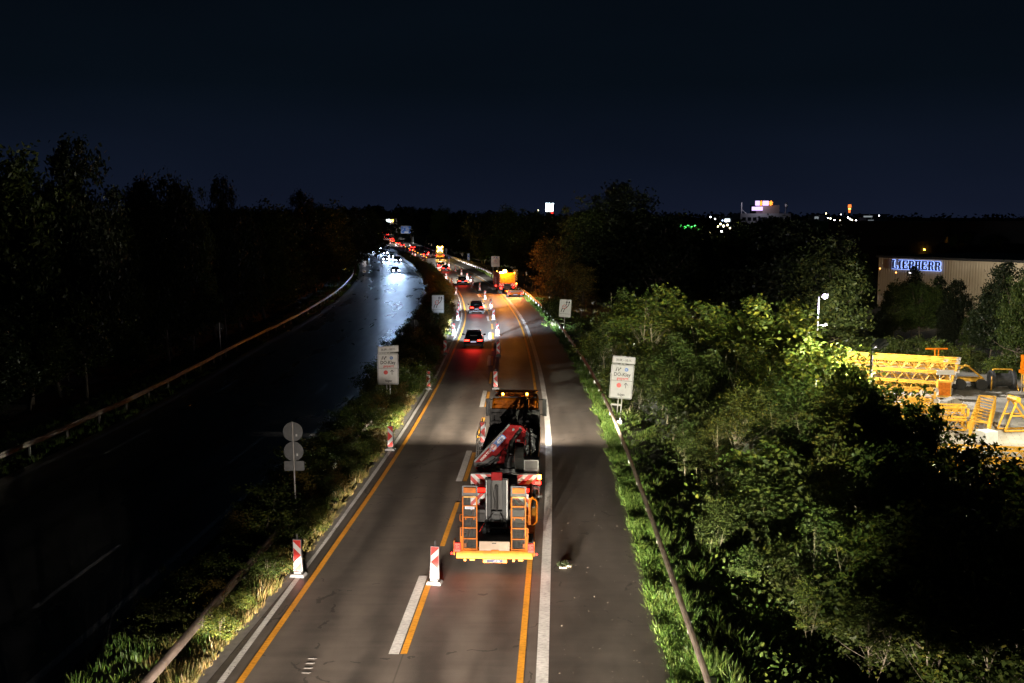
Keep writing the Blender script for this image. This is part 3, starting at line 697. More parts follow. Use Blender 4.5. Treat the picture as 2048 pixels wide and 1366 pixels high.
def loc2w(x, y): return TR0[0]+x*math.cos(TRZ)-y*math.sin(TRZ), TR0[1]+x*math.sin(TRZ)+y*math.cos(TRZ)
t1.location = (*loc2w(0, 6.3), 0); t1.rotation_euler.z = TRZ

def trailer():
    t = thing('ramp_trailer', 'orange low trailer with two upright mesh ramps behind the crane truck', 'trailer', (*TR0, 0), TRZ)
    k = MB(); k.box(-1.05,1.05,.25,5.6,.58,.74); k.box(-1.27,1.29,0,.22,.44,.66); k.box(-1.05,-.95,.2,5.6,.74,.9); k.box(.95,1.05,.2,5.6,.74,.9)
    k.box(-.1,.16,-.02,.0,.6,.75); k.box(-1.15,1.15,-.015,.02,.665,.72); k.box(-.1,.1,5.6,7.6,.6,.72); k.build('frame', M['orange'], t, bevel=.015)
    k = MB(); k.box(-.95,.95,.3,5.5,.741,.76); k.build('deck', M['dark'], t)
    k = MB(); k.box(-.5,.52,.02,.05,.70,1.03); pn = k.build('tailboard', M['beige'], t, bevel=.008)
    k = MB(); k.box(-.07,.07,.012,.021,.955,.99); k.build('grip_slot', M['dark'], pn)
    for s_ in (-1,1):
        cx = s_*.815; x0, x1 = cx-.255, cx+.255
        k = MB(); k.box(x0,x0+.045,.06,.14,.66,2.55); k.box(x1-.045,x1,.06,.14,.66,2.55)
        for z in (.72,1.08,1.45,1.82,2.2): k.box(x0+.045,x1-.045,.065,.125,z,z+.045)
        k.box(x0+.05,x1-.05,.05,.13,2.68,2.86); k.box(x0+.1,x0+.14,.055,.12,1.76,1.82); k.box(x1-.14,x1-.1,.055,.12,1.76,1.82)
        k.path([(cx+s_*.255,.1,1.7),(cx+s_*.33,.1,1.7),(cx+s_*.33,.1,1.92),(cx+s_*.255,.1,1.92)], .013)
        rp = k.build('ramp', M['orange'], t, bevel=.006)
        k = MB(); k.box(x0-.005,x1+.005,.14,.155,2.55,2.9); k.box(x0,x0+.02,.1,.13,2.55,2.9); k.box(x1-.02,x1,.1,.13,2.55,2.9); k.build('ramp_lip', M['steel'], rp)
        k = MB()
        for i in range(10): xx = x0+.05+i*.0455; k.box(xx-.003,xx+.003,.105,.111,.70,2.68)
        for i in range(44): zz = .70+i*.0455; k.box(x0+.045,x1-.045,.112,.117,zz-.003,zz+.003)
        k.build('mesh_grating', M['grating'], rp)
        k = MB(); k.box(x0+.05,x1-.05,.055,.06,2.515,2.565); k.build('reflective_strip', M['yellow'], rp)
        if s_ < 0:
            k = MB(); k.box(cx-.16,cx+.16,.035,.05,2.13,2.22); k.build('name_plate', M['white'], rp); k = MB()
            for i in range(7): k.box(cx-.13+i*.038,cx-.105+i*.038,.031,.0345,2.155,2.19)
            k.build('plate_marks', M['blue'], rp)
        k = MB(); k.box(cx+s_*.28-.05,cx+s_*.28+.05,.05,.25,.5,1.5); k.mat(1); k.tube((cx+s_*.28,.03,1.2),(cx+s_*.28,.03,1.48),.018); k.build('side_post', [M['orange'], M['chrome']], t)
        k = MB(); a, b = sorted((s_*1.12, s_*1.34)); k.box(a,b,-.01,.1,.66,.98); hs = k.build('taillight', M['red'], t, bevel=.01)
        k = MB(); k.ring((a+b)/2,.84,.07,.025,-.02,-.012,3); k.build('reflector_triangle', M['tail_hot'], hs)
        k = MB(); k.box(a+.02,b-.02,-.022,-.012,.69,.74); k.box(a+.03,b-.03,-.022,-.012,.92,.95); k.ball((s_*1.42,-.02,.62),.035); k.build('lamp_lens', M['tail_hot'], hs)
        k = MB(); k.box(a-.02 if s_ < 0 else b-.02, a+.02 if s_ < 0 else b+.02, -.0,.3,.55,1.05); k.build('lamp_guard', M['orange'], t)
        a, b = sorted((s_*.5, s_*1.16)); w, r2 = MB(), MB(); chevron(w, r2, a, b, .82, 1.48, 4.3, s_ < 0, 4); o = w.build('chevron_board', M['white'], t); r2.build('stripes', M['red'], o)
        for yy in (2.2,3.1):
            k = MB(); k.tube((s_*1.0,yy,.36),(s_*1.26,yy,.36),.36,n=22); w = k.build('wheel', M['rubber'], t); k = MB(); k.tube((s_*1.26,yy,.36),(s_*1.27,yy,.36),.2,n=14); k.build('rim', M['grey'], w)
        k = MB(); k.box(min(s_*.98,s_*1.3),max(s_*.98,s_*1.3),1.7,3.6,.78,.84); k.box(min(s_*1.27,s_*1.3),max(s_*1.27,s_*1.3),1.7,3.6,.6,.8); k.build('mudguard', M['orange'], t, bevel=.02)
        k = MB(); k.box(cx-.2,cx-.12,-.03,.0,.36,.44); k.box(cx+.0,cx+.16,-.03,.1,.38,.44); k.build('bumper_foot', M['orange'], t)
    k = MB(); k.path([(1.18,2.4,.8),(1.38,2.4,1.0),(1.38,2.4,1.75),(1.2,2.4,1.9),(1.1,2.4,1.5)], .03); k.box(1.08,1.16,2.3,4.2,.9,1.9); k.build('wheel_chock_rack', M['orange'], t)
    k = MB(); k.box(-.37,.43,-.03,.02,.31,.44); pk = k.build('plate_holder', M['orange'], t, bevel=.01)
    k = MB(); k.box(-.25,.30,-.045,-.031,.325,.43); lp = k.build('licence_plate', M['platelit'], pk)
    k = MB(); text_mb(k, 'EP 567', .085, .10, .35, -.05, sxx=.9, bold=.002); k.build('plate_characters', M['black'], lp)
    for s_ in (-1,1): lamp(t, 'tail_glow', 'AREA', (s_*1.22,-.12,.78), 3, (1,.06,.03), (R(-70),0,0), .25, sy=.2)
    return t
tr = trailer()
mt = thing('lifting_mast', 'grey steel forklift mast lashed upright between the two trailer ramps', 'lift mast', (*loc2w(0, 2.6), .76), TRZ)
k = MB()
for x in (-.49,.13): k.box(x,x+.22,0,.22,0,1.75); k.box(x+.03 if x < 0 else x+.0, x+.22 if x < 0 else x+.19,-.05,.0,.0,1.72)
k.build('column', M['mast'], mt, bevel=.015)
k = MB(); k.box(-.45,-.42,-.062,-.05,.2,1.7); k.box(.29,.32,-.062,-.05,.2,1.7); k.build('edge_strip', M['white'], mt)
k = MB(); k.box(-.27,.13,-.06,.1,.16,.56); k.box(-.2,.06,-.1,-.06,.22,.44); k.box(-.3,-.2,-.08,0,.0,.3); k.box(.06,.16,-.08,0,.0,.3); k.build('carriage', M['mast'], mt, bevel=.02)
k = MB(); k.box(-.27,.13,.1,.2,.58,1.7); k.box(-.9,.9,.3,.9,.05,.5); k.tube((-.07,.05,.5),(-.07,.05,1.5),.05); k.path([(-.18,0,.6),(-.15,-.02,.9),(-.2,0,1.2),(-.12,0,1.5)],.015); k.build('inner_rail', M['dark'], mt)
k = MB(); k.box(-.27,.13,-.03,.12,1.68,1.98); k.build('top_housing', M['crane_red'], mt, bevel=.02)
k = MB(); k.tube((-.52,-.8,.1),(.44,-.8,.1),.085,n=16); k.box(-.52,-.40,-.9,-.7,-.02,.24); k.box(-.4,-.3,-.8,0,.0,.12); k.box(.2,.3,-.8,0,.0,.12); ro = k.build('roller_bar', M['mast'], mt, True)
k = MB(); 
for i, w in enumerate((.03,.05,.02,.04,.05,.02,.03,.05,.03)): k.box(-.16+i*.055,-.16+i*.055+w,-.9,-.885,.08,.115)
k.build('bar_marks', M['white'], ro)
for s_ in (-1,1):
    k = MB(); k.path([(-.07+s_*.12,-.1,.52),(-.07+s_*.2,-.2,.42),(-.07+s_*.42,-.5,.2),(-.07+s_*.55,-.7,-.02)], .02); k.mat(1); k.path([(-.07+s_*.42,-.52,.24),(-.07+s_*.58,-.74,0)], .018); k.build('lashing_strap', [M['dark'], M['red']], mt)

# second crane truck on the shoulder with its trailer
Y2 = 158.0
t2 = copy_tree(t1); relabel(t2, 'distant crane truck on the hard shoulder with a flashing orange beacon on its roof')
t2.location = (*rd(Y2, 1.25), 0); t2.rotation_euler.z = -math.atan(rx(Y2)[1])+.03
k = MB(); k.box(-1.1,1.22,.35,.42,1.7,3.35); k.build('rear_body', M['orange'], t2)
k = MB(); k.box(-1.28,-1.2,.4,8.5,1.1,3.3); k.build('body_side', M['dark'], t2)
k = MB(); k.tube((-.35,.5,3.35),(-.35,.5,3.5),.06); k.mat(1); k.ball((-.35,.5,3.62),.28); k.build('orange_beacon', [M['dark'], M['amber_hot']], t2, True)
k = MB(); k.box(-1.15,-.55,.35,.45,3.36,3.48); k.build('light_bar', M['lampw'], t2)
k = MB(); k.ball((1.15,.3,3.35),.08); k.ball((-1.15,.3,3.32),.06); k.build('marker_light', M['amber'], t2)
k = MB(); k.ball((-1.05,-.1,.95),.16); k.ball((-1.5,3.5,1.1),.11); k.build('flood_lamp', M['tail_hot'], t2)
lamp(t2, 'orange_beacon_light', 'POINT', (-.35,-.1,4.0), 6500, (1,.30,.03), size=.15)
s2 = thing('flat_trailer', 'low trailer with chevron tailboard behind the beacon truck on the shoulder', 'trailer', (*rd(151.5, 1.95), 0), -math.atan(rx(151)[1])+.02)
k = MB(); k.box(-1.2,1.2,.1,5,.45,.7); k.box(-.06,.06,5,6.2,.5,.6); k.build('frame', M['orange'], s2)
w, r_ = MB(), MB(); chevron(w, r_, -1.15,-.5,.78,1.05,0,False,4); chevron(w, r_, .5,1.15,.78,1.05,0,True,4); w.box(-1.15,1.15,.03,.05,.76,1.07); o = w.build('tailboard', M['white'], s2); r_.build('stripes', M['red'], o)
w_=0; k = MB(); k.box(-.5,.5,.0,.03,.78,1.05); k.build('tailboard_centre', M['beige'], s2)
k = MB(); k.box(-1.2,1.2,-.01,.03,1.05,1.1); k.box(-1.2,1.2,-.01,.03,.72,.77); k.build('reflective_strip', M['yellow'], s2)
for s_ in (-1,1):
    k = MB(); k.box(min(s_*.85,s_*1.2),max(s_*.85,s_*1.2),-.03,.05,.48,.68); k.build('taillight', M['tail_hot'], s2)
    k = MB(); k.tube((s_*.95,1.6,.34),(s_*1.22,1.6,.34),.34,n=18); k.build('wheel', M['rubber'], s2)
k = MB(); k.box(-.3,.3,-.02,.02,.36,.48); k.build('licence_plate', M['platelit'], s2)
lamp(s2, 'tail_glow', 'AREA', (0,-.3,.6), 420, (1,.22,.05), (R(-65),0,0), 2.0, sy=.2)

# truck headlights of the near crane truck
for s_ in (-1,1): beam(t1, (s_*.85, 12.5, .95), 95000, (1,.87,.70), yaw=math.pi+s_*-.5, key='truck', cut=.025, sharp=.075, leak=.012, wide=1.6, e0=.085, pw=1.9, lw=.9)

# flashing cross lights lorry far ahead
x9, Y9 = gp(880, 518.5)
w9 = thing('warning_lorry', 'warning lorry far ahead carrying a cross of bright yellow lamps', 'lorry', (x9, Y9, 0), -math.atan(rx(Y9)[1]))
k = MB(); k.box(-1.2,1.2,0,.25,.6,1.0); k.box(-1.15,1.15,.2,6,.7,1.0); k.box(-1.15,1.15,.3,4.5,1.0,1.7); k.build('body', M['yellow'], w9, bevel=.03)
k = MB(); k.box(-1.1,1.1,4.6,6.4,.7,2.7); k.build('cab', M['orange'], w9, bevel=.08)
k = MB(); k.box(-1.05,1.05,.0,.12,1.3,3.9); k.build('warning_board', M['dark'], w9)
for i in range(9):
    for s_ in ((1,-1) if i != 4 else (1,)):
        k = MB(); u = (i-4)/4; k.ball((u*.68*s_, -.08, 3.05+u*.68), .13); k.build('cross_lamp', M['amber_hot'] if i % 2 == 0 else M['amber'], w9, True)
for s_ in (-1,1):
    k = MB(); k.box(min(s_*.8,s_*1.15),max(s_*.8,s_*1.15),-.05,.02,1.0,1.2); k.build('taillight', M['tail_hot'], w9)
    for yy in (1.5,5.2): k = MB(); k.tube((s_*.85,yy,.48),(s_*1.15,yy,.48),.48,n=18); k.build('wheel', M['rubber'], w9)
lamp(w9, 'cross_light_glow', 'POINT', (0,-.6,3.0), 2500, (1,.6,.12), size=.4)

# ------------------------------------------------------------------ beacons (red and white plates on feet)
def make_beacon(right):
    t = thing('traffic_beacon', 'x', 'traffic beacon')
    k = MB(); k.box(-.25,.25,-.2,.2,0,.10,tx=.04,ty=.04); k.box(-.12,.12,-.1,.1,.10,.17); k.build('foot', M['plastic'], t, bevel=.01)
    k = MB(); k.box(-.155,.155,-.03,.03,.16,1.27); k.box(-.03,.03,-.02,.02,1.27,1.44); k.box(-.05,.05,-.035,.035,.10,.16); k.build('panel_frame', M['plastic'], t, bevel=.01)
    k = MB(); k.box(-.13,.13,-.040,-.031,.19,1.24); pn = k.build('panel', M['white'], t)
    m_ = 1 if right else -1; P = lambda l: [((x-.125)*m_, .195+z*1.0) for x, z in l]
    k = MB()
    for l in ([(0,1.04),(.25,1.04),(.25,.74),(0,.99)], [(0,.78),(.25,.53),(0,.27)], [(0,.05),(.25,.31),(.25,0),(0,0)]): k.prism(P(l), -.044, -.040)
    k.build('red_stripes', M['red'], pn)
    return t
bR, bL = make_beacon(True), make_beacon(False)
bLamp = None
used = {}
def beacon(px, py, proto, label, group, lamp_col=None, jitter=True, rot=0):
    global bLamp
    x, Y = gp(px, py)
    key = (proto.name, lamp_col)
    if key not in used:
        o = proto if lamp_col is None and proto.name not in used else copy_tree(proto); used[proto.name] = 1
        if lamp_col:
            k = MB(); k.tube((0,0,1.44),(0,0,1.47),.08); k.ball((0,0,1.55),.085); k.build('warning_lamp', M[lamp_col], o)
        used[key] = o
    else: o = copy_tree(used[key])
    relabel(o, label, group); o.location = (x, Y, zr(Y)+.004)
    o.rotation_euler = (0, R(random.uniform(-1.5,1.5)), -math.atan(rx(Y)[1])+R(random.uniform(-6,6))+rot)
    return o
LB = [(597,1152),(781,900),(857,778),(891,709),(908,671),(916,640),(917.5,621.5),(912.5,588.5),(903.5,571),(892.5,559)]
for i, (px, py) in enumerate(LB):
    beacon(px, py, bR, '%s beacon from the camera in the left kerb row, arrow stripes pointing right' % ordw(i+1), 'beacons along the left kerb')
CB = [(869,1167),(964.5,891),(991.5,778),(996.5,712),(995,671.5),(987,639),(982,618.5),(970.5,598.5),(959.5,581),(945.5,570.5),(941.5,566),(934.5,559.5),(923,550),(911,543)]
for i, (px, py) in enumerate(CB):
    beacon(px, py, bL, '%s beacon from the camera in the centre row, stripes pointing left' % ordw(i+1), 'beacons between the two lanes')
FB = [(898,534),(898,523),(890,529.5),(886,526),(879,522),(866,512.5),(856,507),(847.5,504),(839,500.5),(830,497),(825,494.5),(820,492.5)]
for i, (px, py) in enumerate(FB):
    beacon(px, py, bL, '%s beacon in the far right-hand row leading past the cross light lorry' % ordw(i+1), 'beacons in the far right row')
AB = [(853,526),(847.5,522.5),(842,519),(836,515.5),(830.5,512),(825.5,509.5),(818,505),(811,501.5),(798,495.5),(791.5,492.5),(785,489.5),(780.5,487.5)]
for i, (px, py) in enumerate(AB):
    beacon(px, py, bR, '%s amber-lamped beacon in the far left row at the edge of the median' % ordw(i+1), 'far beacons with amber lamps', 'amber_dim')
DB = [(741,505.5),(744.5,509.5),(748.5,513.5),(751.5,516),(753.5,517.5),(757,520.5),(760,519.5),(763.5,526),(763,530.5),(765,535)]
for i, (px, py) in enumerate(DB):
    beacon(px, py, bR, '%s unlit beacon, counted from the farthest, in the dark row beside the oncoming cars' % ordw(i+1), 'dark beacons beside the oncoming cars', rot=math.pi)
for i, (px, py) in enumerate([(774,463.5),(777,463.8),(781,463.8),(784,463.5)]):
    beacon(px, py, bL, '%s of the four beacons from the left at the far turn under the gantry' % ordw(i+1), 'beacons at the far turn', 'amber_dim' if i < 2 else None)

# ------------------------------------------------------------------ signs
def post_sign(name, label, cat, x, Y, z=0, rot=0, lean=0, group=None):
    t = thing(name, label, cat, (x, Y, z), rot, group); t.rotation_euler = (0, lean, rot); return t
def rrect(w, h, r, n=5, x0=0, z0=0):
    P = []
    for cx, cz, a0 in ((x0+w/2-r,z0+h-r,0),(x0-w/2+r,z0+h-r,90),(x0-w/2+r,z0+r,180),(x0+w/2-r,z0+r,270)):
        for i in range(n+1): a = R(a0+90*i/n); P.append((cx+r*math.cos(a), cz+r*math.sin(a)))
    return P
def border(w, h, r, ins, wd, z0, y0, y1, n=5):
    k = MB(); A = rrect(w-2*ins, h-2*ins, max(.01, r-ins), n, 0, z0+ins); B = rrect(w-2*ins-2*wd, h-2*ins-2*wd, max(.005, r-ins-wd), n, 0, z0+ins+wd)
    for i in range(len(A)):
        j = (i+1) % len(A); k.prism([A[i], A[j], B[j], B[i]], y0, y1)
    return k
def closure_sign(label, x, Y, z, zb, w=1.30, h=1.98, lean=0, arm=False, rot=0, toplean=0):
    t = post_sign('closure_sign', label, 'road sign', x, Y, z, rot, lean, 'exit closure signs')
    k = MB(); k.tube((-.1,.06,-.3),(-.1,.06,zb+h+.5),.035); k.tube((.1,.06,-.3),(.1,.06,zb+h+.5),.035); 
    if arm: k.box(-.5,.12,.0,.06,zb-.42,zb-.32); k.tube((-.5,.03,zb-.37),(-.2,.1,zb-1.4),.025); k.box(-.2,.2,-.05,.15,.0,.25)
    k.build('post', M['galv'], t)
    k = MB(); k.prism(rrect(w,h,.07,5,0,zb), 0, .03); pl = k.build('sign_panel', M['white'], t)
    k = border(w,h,.07,.03,.022,zb,-.004,.001); k.box(-w/2+.05,w/2-.05,-.004,.001,zb+1.03,zb+1.05)
    # exit symbol, place name, arrow
    ox, oz = -.27, zb+1.58
    k.prism([(ox-.13,oz),(ox-.07,oz),(ox-.035,oz+.22),(ox-.07,oz+.22)],-.004,.001); k.prism([(ox+.03,oz),(ox+.09,oz),(ox+.035,oz+.12),(ox+.02,oz+.22),(ox-.01,oz+.22)],-.004,.001)
    k.prism([(ox+.04,oz+.1),(ox+.07,oz+.06),(ox+.15,oz+.15),(ox+.18,oz+.12),(ox+.19,oz+.22),(ox+.09,oz+.21),(ox+.12,oz+.18)],-.004,.001)
    text_mb(k, 'DO-Kley', .30, 0, zb+1.30, -.003, sxx=.86, bold=.006)
    text_mb(k, 'folgen', .21, .03, zb+.17, -.003, sxx=.8, bold=.004)
    k.stroke([(.25,zb+.62),(.25,zb+.92)], .035, -.004, .001); k.stroke([(.15,zb+.80),(.25,zb+.93),(.35,zb+.80)], .032, -.004, .001)
    k.build('black_print', M['black'], pl)
    k = MB(); text_mb(k, 'gesperrt', .235, .04, zb+1.10, -.003, sxx=.82, bold=.005); k.disc(-.14, zb+.77, .135, -.004, .001); k.build('red_print', M['red'], pl)
    k = MB(); k.disc(.22, zb+1.69, .105, -.004, .001); bl = k.build('blue_badge', M['blue'], pl); k = MB(); text_mb(k, '41', .12, .22, zb+1.648, -.007, bold=.003); k.build('badge_number', M['white'], bl)
    k = MB(); k.prism(rrect(w*1.0,.42,.05,5,.03,zb+h+.05), -.01, .02); 
    if toplean: k.v = [(vx, vy, vz+vx*toplean) for vx, vy, vz in k.v]
    tp = k.build('date_panel', M['white'], t)
    k = border(w,.42,.05,.02,.015,zb+h+.05,-.014,-.009); k.v = [(vx+.03, vy, vz) for vx, vy, vz in k.v]
    text_mb(k, '30.09. - 10.11.', .185, .03, zb+h+.19, -.013, sxx=.84, bold=.003); k.v = [(vx, vy, vz+vx*toplean) for vx, vy, vz in k.v]; k.build('date_print', M['black'], tp)
    return t
closure_sign('white exit closure sign rising from the bushes of the median, left of the road', at(776,740,62)[0], 62, 0, at(776,769,62)[1], toplean=.06, rot=.05)
closure_sign('white exit closure sign leaning on an arm behind the right guardrail', 6.1, 56.3, zg(6.1,56.3), at(1248,797,56.3)[1]-zg(6.1,56.3), lean=R(4.0), arm=True, rot=-.06)
def lane_sign(label, px, pyb, Y, lean=0):
    x, zb = at(px, pyb, Y); zz = zg(x, Y); t = post_sign('lane_shift_sign', label, 'road sign', x, Y, zz, 0, lean, 'lane shift signs'); zb -= zz; w, h = 1.26, 1.9
    k = MB(); k.tube((0,.06,-.3),(0,.06,zb+h-.1),.045)
    if lean: k.box(-.35,.05,.02,.07,zb-.7,zb-.62)
    k.build('post', M['galv'], t)
    k = MB(); k.prism(rrect(w,h,.06,5,0,zb), 0, .03); pl = k.build('sign_panel', M['white'], t)
    k = border(w,h,.06,.025,.018,zb,-.004,.001); k.box(-w/2+.05,w/2-.05,-.004,.001,zb+.36,zb+.38)
    for dx in (0,.25):
        P = [(-.42+dx,zb+.55),(-.39+dx,zb+.72),(-.30+dx,zb+.90),(-.12+dx,zb+1.05),(.02+dx,zb+1.2),(.11+dx,zb+1.38),(.13+dx,zb+1.62)]
        k.stroke(P, .07, -.004, .001); k.prism([(.02+dx,zb+1.55),(.24+dx,zb+1.55),(.135+dx,zb+1.78)], -.004, .001)
    k.build('arrows', M['black'], pl)
    k = MB(); k.disc(-.10, zb+1.12, .20, -.008, -.004); dk = k.build('limit_disc', M['white'], pl); k = MB(); k.ring(-.10, zb+1.12, .22, .05, -.012, -.008); k.build('red_ring', M['red'], dk)
    k = MB(); k.prism([(-.24,zb+1.16),(-.24,zb+1.08),(-.18,zb+1.12)], -.011, -.008); k.prism([(.04,zb+1.16),(.04,zb+1.08),(-.02,zb+1.12)], -.011, -.008); text_mb(k, '2', .15, -.1, zb+1.07, -.01, bold=.003); k.build('width_mark', M['black'], dk)
lane_sign('white lane shift sign with two curved arrows standing in the median bushes', 876, 626, 105)
lane_sign('white lane shift sign with two curved arrows behind the right guardrail', 1127.5, 634.5, 105, lean=R(3.5))
def disc_back(label, x, Y, z, discs, plate=None, top=0):
    t = post_sign('round_sign', label, 'road sign', x, Y, z, .0, R(-.8), 'signs seen from behind')
    k = MB(); k.tube((0,0,-.3),(0,0,top),.035); k.build('post', M['galv'], t)
    for zc, r in discs:
        k = MB(); k.disc(0, zc, r, .045, .06, 32); k.ring(0, zc, r+.004, .022, .03, .045, 32); k.box(-.03,.03,.02,.05,zc-r,zc+r); d = k.build('disc', M['signback'], t)
        k = MB(); k.box(.10,.16,.038,.044,zc-.18,zc-.09); k.build('sticker', M['white'], d)
    if plate:
        z0, z1 = plate; k = MB(); k.prism(rrect(.76,z1-z0,.04,4,0,z0), .045, .06); bk = border(.76,z1-z0,.04,0,.02,z0,.03,.045,4); k.add(bk.v, bk.f); k.box(-.03,.03,.02,.05,z0,z1); k.build('plate', M['signback'], t)
x, z1 = at(588, 864, 37); x2, z2 = at(587, 903, 37); _, z3 = at(587, 942, 37)
disc_back('pair of round grey signs with a plate below, seen from behind in the median', x, 37, 0, [(z1,.37),(z2,.37)], (z3,z3+.38), z1+.4)
x, z1 = at(830, 648, 88); disc_back('single small round sign seen from behind beside the median bushes', x, 88, 0, [(z1,.36)], None, z1+.38)
x, z1 = at(440, 654, 83); disc_back('dark round sign seen from behind beyond the left guardrail', x, 83, zg(x,83), [(z1-zg(x,83),.36)], None, z1-zg(x,83)+.36)
# white project sign behind the beacon truck
x, zb = at(991, 533.5, 205); t = post_sign('info_sign', 'tall white notice sign with a red ring behind the beacon truck', 'road sign', x, 205, zg(x,205)); zb -= zg(x,205)
k = MB(); k.tube((-.5,.06,-.5),(-.5,.06,zb+2),.05); k.tube((.5,.06,-.5),(.5,.06,zb+2),.05); k.build('post', M['galv'], t)
k = MB(); k.box(-.85,.85,0,.03,zb,zb+2.15); pl = k.build('sign_panel', M['white'], t, bevel=.01)
k = MB(); k.box(-.4,-.08,-.004,.001,zb+1.85,zb+2.0); k.build('orange_mark', M['orange'], pl); k = MB(); k.box(.08,.4,-.004,.001,zb+1.85,zb+2.0); k.build('blue_mark', M['blue'], pl)
k = MB(); k.ring(0,zb+1.2,.3,.06,-.004,.001); k.build('red_ring', M['red'], pl)
k = MB(); k.box(-.14,.04,-.004,.001,zb+1.12,zb+1.28); k.box(.05,.15,-.004,.001,zb+1.12,zb+1.22)
for zz, w in ((1.65,1.2),(.72,1.1)):
    for i in range(9): k.box(-w/2+i*w/9,-w/2+i*w/9+w/9*.75,-.004,.001,zb+zz,zb+zz+.06)
k.build('small_print', M['black'], pl)
# blue countdown markers on the right
for px, pyb, Y, n_, lb in ((1030,562,170,3,'blue countdown marker with three white stripes right of the beacon truck'),(937,521,272,2,'blue countdown marker with two white stripes further along the right verge'),(868,499,420,1,'far blue countdown marker with one white stripe near the cross light lorry')):
    x, zb = at(px, pyb, Y); zz = zg(x,Y); zb = max(.7, zb-zz); t = post_sign('countdown_marker', lb, 'road sign', x, Y, zz, group='countdown markers')
    k = MB(); k.tube((0,.05,-.5),(0,.05,zb+1.8),.045); k.build('post', M['galv'], t)
    k = MB(); k.box(-.33,.33,0,.03,zb,zb+1.9); pl = k.build('sign_panel', M['blue'], t)
    k = border(.66,1.9,.02,.0,.03,zb,-.004,.001,2)
    for i in range(n_): zq = zb+.22+i*.36; k.prism([(-.3,zq+.26),(.3,zq-.08),(.3,zq+.08),(-.3,zq+.42)], -.004, .001)
    for i in range(3): k.box(-.12,.1,-.004,.001,zb+1.68-i*.15,zb+1.75-i*.15)
    k.build('white_print', M['white'], pl)
# blue exit sign on a cranked post
Y = 506; x, zb = at(812, 467, Y); t = post_sign('exit_sign', 'large blue exit sign with white arrow on a single cranked post', 'road sign', at(826,470,Y)[0], Y, zr(Y)-.3); ox = x-t.location.x; zb -= t.location.z
k = MB(); k.tube((0,.2,-.5),(0,.2,zb+2.2),.2,n=10); k.box(-2,.1,.1,.3,zb+1.9,zb+2.2); k.build('post', M['galv'], t)
k = MB(); k.box(ox-2.55,ox+2.55,0,.08,zb,zb+3.8); pl = k.build('sign_panel', M['blue'], t)
k = border(5.1,3.8,.05,.0,.14,zb,-.01,.001,2); k.v = [(a+ox,b,c) for a,b,c in k.v]
k.stroke([(ox-2.0,zb+1.4),(ox-1.2,zb+2.3)], .22, -.01, .001); k.prism([(ox-1.1,zb+2.45),(ox-1.7,zb+2.35),(ox-1.2,zb+1.8)], -.01, .001)
text_mb(k, 'DO-Kley', .75, ox-.1, zb+2.95, -.005, bold=.02)
for z_, w in ((2.2,1.9),(1.55,1.9)):
    for i in range(6): k.box(ox-.1+i*w/6,ox-.1+i*w/6+w/6*.7,-.01,.001,zb+z_,zb+z_+.36)
k.build('white_print', M['white'], pl); k = MB(); k.box(ox-.8,ox+1.3,-.02,-.0,zb+.35,zb+1.05); k.build('grey_patch', M['white'], pl)
lamp(t, 'sign_floodlight', 'SPOT', (ox,-9,.8), 1500, (.85,.92,1), (R(90+16),0,0), .1, 60)
# sign gantry with variable panel
Y = 700; x, zb = at(773, 450, Y); z0 = zr(Y)-.3; t = thing('sign_gantry', 'sign gantry over the far bend with a bright white display panel', 'gantry', (x, Y, z0), .05); zb -= z0
k = MB(); a = at(749,450,Y)[0]-x; b = at(793,450,Y)[0]-x
for q in (a, b): k.box(q-.25,q+.25,.6,1.1,-.5,zb+4.4)
k.box(a,b,.6,1.0,zb+3.9,zb+4.3); k.box(a,b,.6,1.0,zb+1.1,zb+1.3)
for i in range(10): q = a+(b-a)*i/10; k.tube((q,.8,zb+1.2),(q+(b-a)/10,.8,zb+4.1),.07)
k.build('frame', M['galv'], t)
k = MB(); k.box(-5.2,5.2,0,.4,zb,zb+4.2); pl = k.build('panel', M['white'], t)
k = MB(); k.box(-4.8,-.6,-.06,.0,zb+2.1,zb+3.8); k.build('dark_display', M['dark'], pl); k = MB(); k.prism([(-.4,zb+2.0),(-.4,zb+4.0),(2.2,zb+4.0),(3.4,zb+2.0)], -.08, .0); k.build('lit_display', em('display_white', (.82,1,1), 7, True), pl)
k = MB(); k.ball((4.2,-.15,zb+3.1),.55); k.build('signal_lamp', M['amber'], pl); k = MB(); k.box(-2.8,-2.0,-.06,0,zb+.6,zb+1.0); k.build('blue_mark', M['blue'], pl)
lamp(t, 'gantry_light', 'SPOT', (0,-8,-.5+zb-3), 350, (.9,.95,1), (R(90+24),0,0), .1, 80)
# white board by the median ahead of the bend
x, zb = at(863.5, 537, 233); t = thing('notice_board', 'plain white board on two legs at the median edge before the bend', 'road sign', (x, 233, 0), .1)
k = MB(); k.box(-.95,-.85,.04,.12,-.2,zb+1); k.box(.85,.95,.04,.12,-.2,zb+1); k.build('leg', M['galv'], t)
k = MB(); k.box(-1.0,1.0,0,.04,max(.2,zb),zb+2.35); pl = k.build('board', M['white'], t, bevel=.01)
k = MB(); k.box(-.35,.3,-.004,.001,zb+1.95,zb+2.1); k.build('faded_mark', M['beige'], pl)
